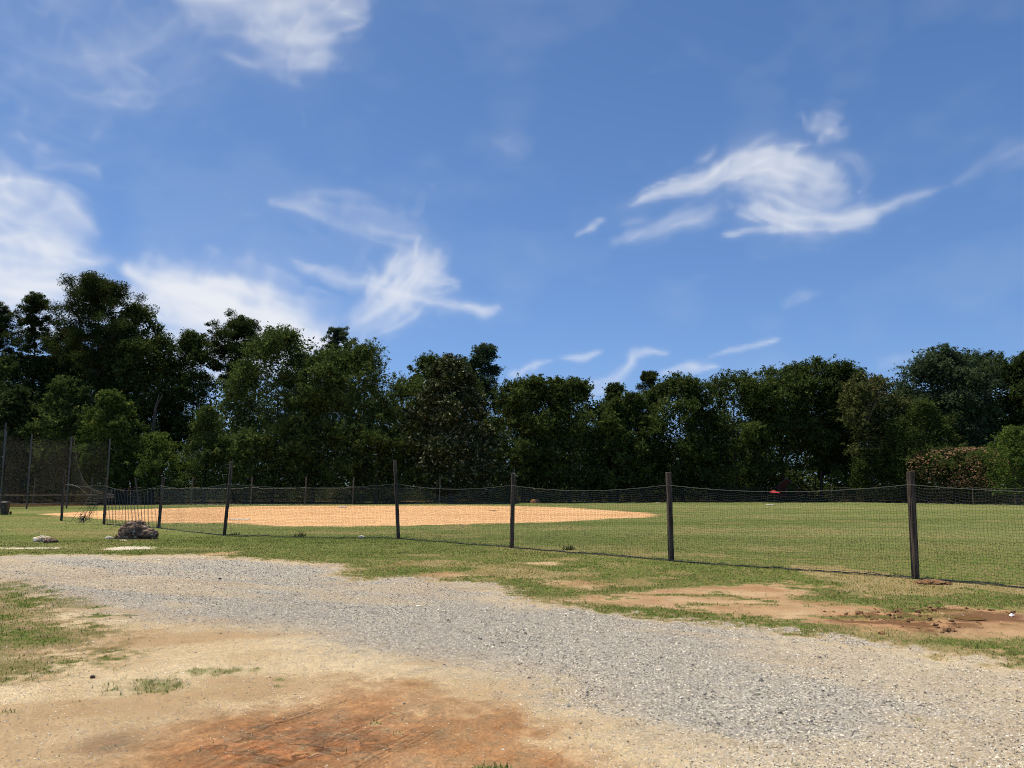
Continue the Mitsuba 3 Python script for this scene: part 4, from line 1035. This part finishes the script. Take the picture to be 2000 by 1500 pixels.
put('rubbish_bin__body', moved(squared(trimesh.creation.revolve(prof, sections=48)), bx, by, 0.0), 'black_plastic', smooth=35)
lid = [(0.0, 0.0), (0.226, 0.0), (0.231, 0.02), (0.22, 0.05), (0.14, 0.085), (0.0, 0.095)]
put('rubbish_bin__lid', moved(squared(trimesh.creation.revolve(lid, sections=48)), bx, by, 0.632), 'black_plastic', smooth=35)
put('rubbish_bin__handle', tube(np.array([[bx - 0.17, by + 0.24, 0.60], [bx - 0.17, by + 0.31, 0.66], [bx + 0.17, by + 0.31, 0.66], [bx + 0.17, by + 0.24, 0.60]]), 0.014, 6), 'black_plastic', smooth=True)
for s in (-1, 1):
    w = trimesh.creation.cylinder(0.09, 0.04, sections=20)
    w.apply_transform(trimesh.transformations.rotation_matrix(np.pi / 2, [0, 1, 0]))
    put('rubbish_bin__wheel', moved((np.array(w.vertices), np.array(w.faces)), bx + s * 0.18, by + 0.24, 0.09), 'black_plastic', smooth=35)
put('rubbish_bin__sticker', box(bx + 0.03, by - 0.199, 0.40, 0.10, 0.006, 0.03), 'pale_plastic')
tag('rubbish_bin', 'black plastic bin with a lid standing on the grass by the batting cage', 'rubbish bin')


# ------------------------------------------------------------------ rocks
def rock(lobes, seed, sub=5, rough=0.16, freq=3.0):
    """Lobes (centre, radii) melted into one lumpy stone with pits; flat below."""
    m = trimesh.creation.icosphere(subdivisions=sub)
    d = np.array(m.vertices)
    r = np.zeros(len(d))
    for c, rad in lobes:
        c, rad = np.array(c), np.array(rad)
        q, o = d / rad, -c / rad
        A, B, C = (q * q).sum(1), 2 * (q @ o), (o * o).sum() - 1
        disc = B * B - 4 * A * C
        t = np.where(disc > 0, (-B + np.sqrt(np.maximum(disc, 0))) / (2 * A), 0)
        r = np.maximum(r, t)
    n = meshkit.fbm(d * freq + seed, 5, seed) - 0.5
    pits = np.abs(meshkit.fbm(d * freq * 2.4 + 7, 3, seed + 1) - 0.5) * 2
    v = d * (r * (1 + rough * 2.2 * n - rough * 0.9 * (1 - np.clip(pits * 3.2, 0, 1)) ** 2))[:, None]
    return v, np.array(m.faces)


def set_down(mesh, x, y, sink=0.03):
    v = mesh[0].copy()
    v[:, 2] = np.maximum(v[:, 2], -sink)
    return v + np.array([x, y, 0.0]), mesh[1]


b0 = gp(262, 1053)
put('boulder', set_down(rock([((-0.08, 0, 0.17), (0.47, 0.38, 0.37)), ((0.32, 0, 0.10), (0.32, 0.3, 0.22)), ((-0.3, 0, 0.05), (0.34, 0.3, 0.2)), ((0.0, 0.05, 0.33), (0.24, 0.24, 0.22))], 3, 6, 0.08, 2.2), b0[0], b0[1] + 0.15), 'dark_rock', smooth=True)
tag('boulder', 'big rough dark brown boulder on the grass at left', 'boulder')
for px, py, s, mat, lab, sd in [((81), 1058, (0.24, 0.16, 0.12), 'pale_rock', 'pale sandy rock left of the big boulder', 5), (99, 1060, (0.21, 0.15, 0.085), 'dark_rock', 'low dark rock touching the pale sandy rock', 6),
                                (213, 1053, (0.12, 0.09, 0.065), 'pale_rock', 'small pale broken stone just left of the big boulder', 7), (241, 1057, (0.10, 0.07, 0.03), 'pale_rock', 'flat pale stone at the front foot of the boulder', 8),
                                (222, 1028, (0.07, 0.05, 0.02), 'pale_rock', 'tiny pale stone by the hem of the netting', 9), (72, 1041, (0.045, 0.04, 0.03), 'pale_rock', 'tiny white stone in the grass above the pale rock', 10),
                                (181, 1323, (0.022, 0.018, 0.014), 'dark_rock', 'small brown clod on the buff dirt', 11), (706, 1051, (0.10, 0.08, 0.06), 'pale_rock', 'small stone at the net hem left of the tall middle post', 12)]:
    g0 = gp(px, py)
    sx, sy, sz = s
    put('stone' if sd > 6 else 'rock', set_down(rock([((0, 0, sz * 0.4), (sx, sy, sz)), ((sx * 0.3, 0, sz * 0.2), (sx * 0.7, sy * 0.8, sz * 0.6))], sd, 4, 0.2, 2.2), g0[0], g0[1], 0.01), mat, smooth=40)
    tag(list(scene)[-1], lab, 'rock' if sd <= 6 else 'stone')

# ------------------------------------------------------------------ small things on the ground
g0 = gp(1822, 1140)
m = trimesh.creation.icosphere(subdivisions=5)
v = np.array(m.vertices) * np.array([0.24, 0.17, 0.05]) * (0.7 + 0.9 * (meshkit.fbm(np.array(m.vertices) * 3.2, 5, 2)))[:, None]
put('soil_heap', set_down((v, np.array(m.faces)), g0[0], g0[1]), 'brown_soil', smooth=True)
tag('soil_heap', 'little heap of brown soil and thatch at the foot of the nearest post', 'soil heap')
g0 = gp(1040, 979)
v = np.array(m.vertices) * np.array([0.42, 0.35, 0.33]) * (0.7 + 0.8 * (meshkit.fbm(np.array(m.vertices) * 2.4, 4, 7)))[:, None]
put('soil_heap', set_down((v, np.array(m.faces)), g0[0], 73.2), 'orange_soil', smooth=True)
tag('soil_heap_001', 'orange clay heap beside the far fence', 'soil heap')


def plate(name, px, py, sx, sy, h, mat, label, cat, rot=0.3):
    g0 = gp(px, py)
    v, F = chamfer_box(sx, sy, h, h * 0.3)
    c, s = math.cos(rot), math.sin(rot)
    key = put(name, (np.stack([g0[0] + c * v[:, 0] - s * v[:, 1], g0[1] + s * v[:, 0] + c * v[:, 1], v[:, 2]], -1), F), mat)
    tag(key, label, cat)


plate('base', 669, 991, 0.6, 0.6, 0.09, 'white_rubber', 'white base at the far edge of the infield left of the tall middle post', 'base')
plate('base', 468, 1015.5, 0.9, 0.35, 0.04, 'white_rubber', 'worn pale pitching plate on the infield right of the tall leaning post', 'base', 0.05)
plate('base', 963, 998, 0.4, 0.4, 0.03, 'brown_soil', 'dull dirty base on the infield left of the middle post', 'base')
plate('marker', 1504, 986.5, 0.55, 0.5, 0.07, 'white_rubber', 'white marker on the outfield grass in front of the red shed', 'marker')
plate('marker', 1285, 982.5, 0.4, 0.3, 0.04, 'white_rubber', 'small white marker near the far fence left of the second nearest post', 'marker')
g0 = gp(1979, 1206)
v = np.array([[0, 0, 0], [0.05, 0.01, 0.012], [0.062, 0.04, 0.004], [0.02, 0.055, 0.022], [-0.012, 0.03, 0.008], [0.025, 0.025, 0.035]]) + np.array([g0[0] - 0.02, g0[1], 0.012])
put('paper_scrap', (v, np.array([[0, 1, 5], [1, 2, 5], [2, 3, 5], [3, 4, 5], [4, 0, 5]])), 'white_paper')
tag('paper_scrap', 'crumpled white paper scrap on the wet mud', 'litter')
a, b = gp(602, 1478), gp(632, 1469)
put('stick', tube(np.array([[a[0], a[1], gz(*[np.array([q]) for q in a])[0] + 0.008], [(a[0] + b[0]) / 2, (a[1] + b[1]) / 2 + 0.008, 0.012 + gz(np.array([a[0]]), np.array([a[1]]))[0]], [b[0], b[1], gz(*[np.array([q]) for q in b])[0] + 0.008]]), [0.004, 0.0045, 0.003], 6), 'dry_stick', smooth=True)
tag('stick', 'thin pale stick lying on the red clay', 'stick')
# puddle: a sheet that follows an uneven outline
c = gp(1897, 1208)
ang = np.linspace(0, 2 * np.pi, 60, endpoint=False)
rr = 1 + 0.35 * (meshkit.noise(np.stack([np.cos(ang) * 1.5, np.sin(ang) * 1.5, 0 * ang], -1), 3) - 0.5) * 2
pts = np.stack([c[0] + 0.17 * rr * np.cos(ang), c[1] + 0.17 * rr * np.sin(ang), np.full(60, 0)], -1)
zp = gz(pts[:, 0], pts[:, 1]).max() + 0.006
pts[:, 2] = zp
put('puddle', (np.vstack([pts, [[c[0], c[1], zp]]]), np.array([[60, i, (i + 1) % 60] for i in range(60)])), 'muddy_water')
tag('puddle', 'small brown puddle in the trampled mud', 'puddle', kind='structure')

# clods in the trampled mud: one scattered mass
rng = np.random.default_rng(77)
ico = trimesh.creation.icosphere(subdivisions=1)
cl = []
cand = np.stack([3.5 + 5.5 * rng.random(3000), 7.0 + 4.0 * rng.random(3000)], -1)
mm = npmasks(cand[:, 0], cand[:, 1])
cand = cand[(mm['mud'] > 0.5) & (mm['wet'] < 0.3)][:150]
for q in cand:
    s = 0.007 + 0.024 * rng.random() ** 2.5
    vv = np.array(ico.vertices) * s * (0.6 + 0.8 * rng.random((len(ico.vertices), 1))) * np.array([1.1, 1.0, 0.85])
    cl.append((vv + np.array([q[0], q[1], gz(np.array([q[0]]), np.array([q[1]]))[0] + s * 0.2]), np.array(ico.faces)))
if cl:
    put('mud_clods', join(cl), 'brown_soil', smooth=40)
    tag('mud_clods', 'lumps of trampled mud around the puddle', 'mud clods', kind='stuff')

# ------------------------------------------------------------------ shed, umbrella and house beyond the fence
sx, sy = at(1537, 950, 82)[0], 82.0
wallp = np.array([[-1.05, 0, 0], [1.05, 0, 0], [1.05, 0, 1.45], [0, 0, 2.3], [-1.05, 0, 1.45]])
k = len(wallp)
for k0 in range(7):                                                             # gable boards, each cut to the slope
    x0, x1 = -1.05 + 0.3 * k0 + 0.006, -1.05 + 0.3 * (k0 + 1) - 0.006
    tops = [2.3 - 0.81 * abs(x) for x in (x0, 0.0 if x0 < 0 < x1 else x1, x1)]
    pol = [(x0, 0), (x1, 0), (x1, tops[2])] + ([(0.0, 2.3)] if x0 < 0 < x1 else []) + [(x0, tops[0])]
    from shapely.geometry import Polygon
    mm_ = trimesh.creation.extrude_polygon(Polygon(pol), 0.03, engine='earcut')
    vv = np.array(mm_.vertices)
    put('shed__board', (np.stack([sx + vv[:, 0], sy - vv[:, 2], vv[:, 1]], -1), np.array(mm_.faces)), 'shed_board')
put('shed__wall', join([box(sx - 1.03, sy + 1.0, 0.72, 0.04, 1.94, 1.44), box(sx + 1.03, sy + 1.0, 0.72, 0.04, 1.94, 1.44), box(sx, sy + 1.99, 0.72, 2.1, 0.04, 1.44)]), 'shed_board')
for s in (-1, 1):
    a = np.array([[sx, sy - 0.2, 2.36], [sx + s * 1.28, sy - 0.2, 1.32], [sx + s * 1.28, sy + 2.2, 1.32], [sx, sy + 2.2, 2.36]])
    vv = np.vstack([a, a + np.array([0, 0, 0.06])])
    put('shed__roof_slope', (vv, np.array([[0, 1, 2], [0, 2, 3], [4, 6, 5], [4, 7, 6], [0, 4, 5], [0, 5, 1], [1, 5, 6], [1, 6, 2], [2, 6, 7], [2, 7, 3]])), 'shed_roof')
put('shed__window', box(sx + 0.1, sy - 0.045, 1.1, 0.5, 0.02, 0.5), 'shed_glass')
tag('shed', 'small brick red shed with a pointed gable beyond the far fence', 'shed')
turn = T().translate([sx, sy, 0]).rotate([0, 0, 1], -math.degrees(math.atan2(sx, sy))).translate([-sx, -sy, 0])
for k_ in [k for k in scene if k.startswith('shed__')]:
    scene[k_]['to_world'] = turn
ux, uy = at(1511, 950, 75.0)[0], 75.0
n = 12
th = np.arange(n) * 2 * np.pi / n
ringv = [np.array([[ux - 0.12, uy, 1.16]])]
for r, z in ((0.15, 1.14), (0.33, 1.07), (0.5, 0.96)):
    ringv.append(np.stack([ux + r * np.cos(th) + (1.16 - z) * 0.35, uy + r * np.sin(th), np.full(n, z) - 0.10 * np.cos(th) * r], -1))
vv = np.vstack(ringv)
fs = [[0, 1 + i, 1 + (i + 1) % n] for i in range(n)]
for q in range(2):
    for i in range(n):
        a0, a1, b0_, b1 = 1 + q * n + i, 1 + q * n + (i + 1) % n, 1 + (q + 1) * n + i, 1 + (q + 1) * n + (i + 1) % n
        fs += [[a0, b0_, b1], [a0, b1, a1]]
put('garden_umbrella__canopy', (vv, np.array(fs)), 'red_cloth', smooth=25)
put('garden_umbrella__pole', tube(np.array([[ux, uy, 0], [ux, uy, 1.12]]), 0.02, 8), 'galvanised', smooth=True)
tag('garden_umbrella', 'small bright red umbrella canopy left of the red shed at the far fence', 'umbrella')
hx, hy = at(1438, 950, 99)[0], 99.0
put('house__wall', box(hx, hy + 3, 1.6, 7.0, 6.0, 3.2), 'house_board')
for s in (-1, 1):
    a = np.array([[hx - 3.9, hy + 3, 4.6], [hx - 3.9, hy + 3 + s * 3.5, 3.05], [hx + 3.9, hy + 3 + s * 3.5, 3.05], [hx + 3.9, hy + 3, 4.6]])
    vv = np.vstack([a, a + np.array([0, 0, 0.1])])
    put('house__roof_slope', (vv, np.array([[0, 1, 2], [0, 2, 3], [4, 6, 5], [4, 7, 6], [0, 4, 5], [0, 5, 1], [1, 5, 6], [1, 6, 2], [2, 6, 7], [2, 7, 3]])), 'shed_roof')
for dx in (-2, 0.3, 2.4):
    put('house__window', box(hx + dx, hy - 0.02, 1.75, 0.9, 0.03, 1.2), 'shed_glass')
tag('house', 'pale house barely showing through the foliage left of the red shed', 'house')


# ------------------------------------------------------------------ loose gravel and grass
def scatter_polar(n, r0, r1, rng, power=1.0, half=40):
    """Points in front of the camera, thinning out with distance."""
    a = np.radians((rng.random(n) * 2 - 1) * half)
    r = r0 * (r1 / r0) ** (rng.random(n) ** power)
    return r * np.sin(a), r * np.cos(a), r


rng = np.random.default_rng(1)
x, y, r = scatter_polar(290000, 3.6, 19, rng, 1.0, 38)
m = npmasks(x, y)
want = np.clip(m['gravel'] * 1.1 + 0.27 * m['road'] - 0.15 * m['clay'], 0, 1) * (1 - m['grass']) * (1 - 0.8 * m['clay'])
want = np.maximum(want, 0.04 * (m['bare'] + m['clay']))
keep = rng.random(len(x)) < want
x, y, r = x[keep], y[keep], r[keep]
n = len(x)
octa = np.array([[1, 0, 0], [-1, 0, 0], [0, 1, 0], [0, -1, 0], [0, 0, 1], [0, 0, -1.0]])
of = np.array([[0, 2, 4], [2, 1, 4], [1, 3, 4], [3, 0, 4]])           # the lower half is in the ground
g_ = npmasks(x, y)['gravel']
size = (0.0027 + 0.0066 * rng.random(n) ** 2.4) * (0.62 + 0.38 * g_) * np.clip(0.7 + r / 15, 0.95, 1.9) * np.where(rng.random(n) < 0.006, 2.0, 1)
v = octa[None] * (0.6 + 0.8 * rng.random((n, 6, 3))) * size[:, None, None] * np.array([1.15, 0.95, 0.62])
v = v + (rng.random((n, 6, 3)) - 0.5) * size[:, None, None] * 0.7
th = rng.random(n) * 2 * np.pi
c, s = np.cos(th)[:, None], np.sin(th)[:, None]
v = np.stack([c * v[..., 0] - s * v[..., 1], s * v[..., 0] + c * v[..., 1], v[..., 2]], -1)
v = v + np.stack([x, y, gz(x, y) + size * 0.15], -1)[:, None]
tone = rng.random(n)
col = np.where((tone < 0.23)[:, None], np.array([0.085, 0.087, 0.09]), np.where((tone < 0.66)[:, None], np.array([0.42, 0.41, 0.385]), np.array([0.60, 0.575, 0.515])))
col = col * (0.65 + 0.7 * rng.random((n, 1)))
F = (np.arange(n)[:, None, None] * 6 + of[None]).reshape(-1, 3)
put('gravel', (v.reshape(-1, 3), F), 'loose_gravel', color=np.repeat(col, 6, 0))
tag('gravel', 'loose grey and pale crushed stones strewn over the drive', 'gravel', kind='stuff')


def blades(name, n, r0, r1, hmin, hmax, width, seed, label, bend=0.5, power=1.0, thin=None, tint=None):
    rng = np.random.default_rng(seed)
    x, y, r = scatter_polar(n, r0, r1, rng, power)
    m = npmasks(x, y)
    keep = rng.random(n) < m['grass'] ** 1.5 * (thin(x, y, r) if thin else 1)
    x, y, r = x[keep], y[keep], r[keep]
    n = len(x)
    tuft = meshkit.fbm(np.stack([x * 2.2, y * 2.2, 0 * x], -1), 3, 12)
    dry = np.clip((meshkit.fbm(np.stack([x * 0.9, y * 0.9, 0 * x], -1), 4, 15) - 0.47) * 5, 0, 1)
    h = (hmin + (hmax - hmin) * rng.random(n)) * (0.5 + 1.0 * tuft)
    a = rng.random(n) * 2 * np.pi
    w = width * (0.7 + 0.6 * rng.random(n)) * np.maximum(1, r / 9)
    d = np.stack([np.cos(a), np.sin(a), 0 * a], -1)
    side = np.stack([-np.sin(a), np.cos(a), 0 * a], -1)
    b = np.stack([x, y, gz(x, y) - 0.004], -1)
    tip = b + d * (h * bend * (0.3 + 1.2 * rng.random(n)))[:, None] + np.stack([0 * h, 0 * h, h], -1)
    v = np.stack([b + side * w[:, None] / 2, b - side * w[:, None] / 2, tip], 1).reshape(-1, 3)
    g0, g1, straw = np.array([0.064, 0.108, 0.021]), np.array([0.120, 0.176, 0.040]), np.array([0.30, 0.25, 0.13])
    t = rng.random((n, 1))
    col = g0 * (1 - t) + g1 * t
    s = rng.random(n) < 0.10 + 0.35 * dry
    col[s] = straw * (0.6 + 0.6 * rng.random((s.sum(), 1)))
    if tint is not None:
        col = col * np.asarray(tint)
    put(name, (v, np.arange(3 * n).reshape(-1, 3)), 'grass_blade', color=np.repeat(col, 3, 0))
    tag(name, label, 'grass', kind='stuff')


blades('grass', 420000, 4.2, 26, 0.013, 0.036, 0.007, 2, 'short green grass of the verge, with straw coloured blades',
       thin=lambda x, y, r: np.where(y > np.interp(x, [p[0] for p in POSTS][::-1], [p[1] for p in POSTS][::-1]) + 0.6, 0.3, 1.0))
blades('field_grass', 240000, 18, 62, 0.008, 0.022, 0.009, 4, 'close mown grass of the ball field', thin=lambda x, y, r: np.clip((60 - r) / 36, 0, 0.8), power=0.9, tint=(1.45, 1.25, 1.5))

# weeds that stand up at the net's hem
for px, py, h, lab, sd in [(586, 1048, 0.22, 'clump of dark upright weeds at the net hem between the two tall posts', 91), (1112, 1074, 0.18, 'weedy tuft at the net hem right of the middle post', 92), (458, 1046, 0.12, 'low dark weed beside the foot of the tall leaning post', 93)]:
    rngs = np.random.default_rng(sd)
    g0 = gp(px, py)
    n = 55
    b = np.stack([g0[0] + np.clip(rngs.normal(size=n), -1.5, 1.5) * 0.1, g0[1] + np.clip(rngs.normal(size=n), -1.5, 1.5) * 0.04, np.zeros(n)], -1)
    tip = b + np.stack([rngs.normal(size=n) * 0.35, rngs.normal(size=n) * 0.2, 0.6 + 0.6 * rngs.random(n)], -1) * h * rngs.random((n, 1)) ** 0.5
    sd_ = np.stack([np.ones(n), np.zeros(n), np.zeros(n)], -1) * 0.009
    v = np.stack([b - sd_, b + sd_, tip], 1).reshape(-1, 3)
    k = put('weed', (v, np.arange(3 * n).reshape(-1, 3)), 'grass_blade', color=np.repeat(np.array([[0.07, 0.09, 0.03]]) * (0.5 + rngs.random((n, 1))), 3, 0))
    tag(k, lab, 'weed')
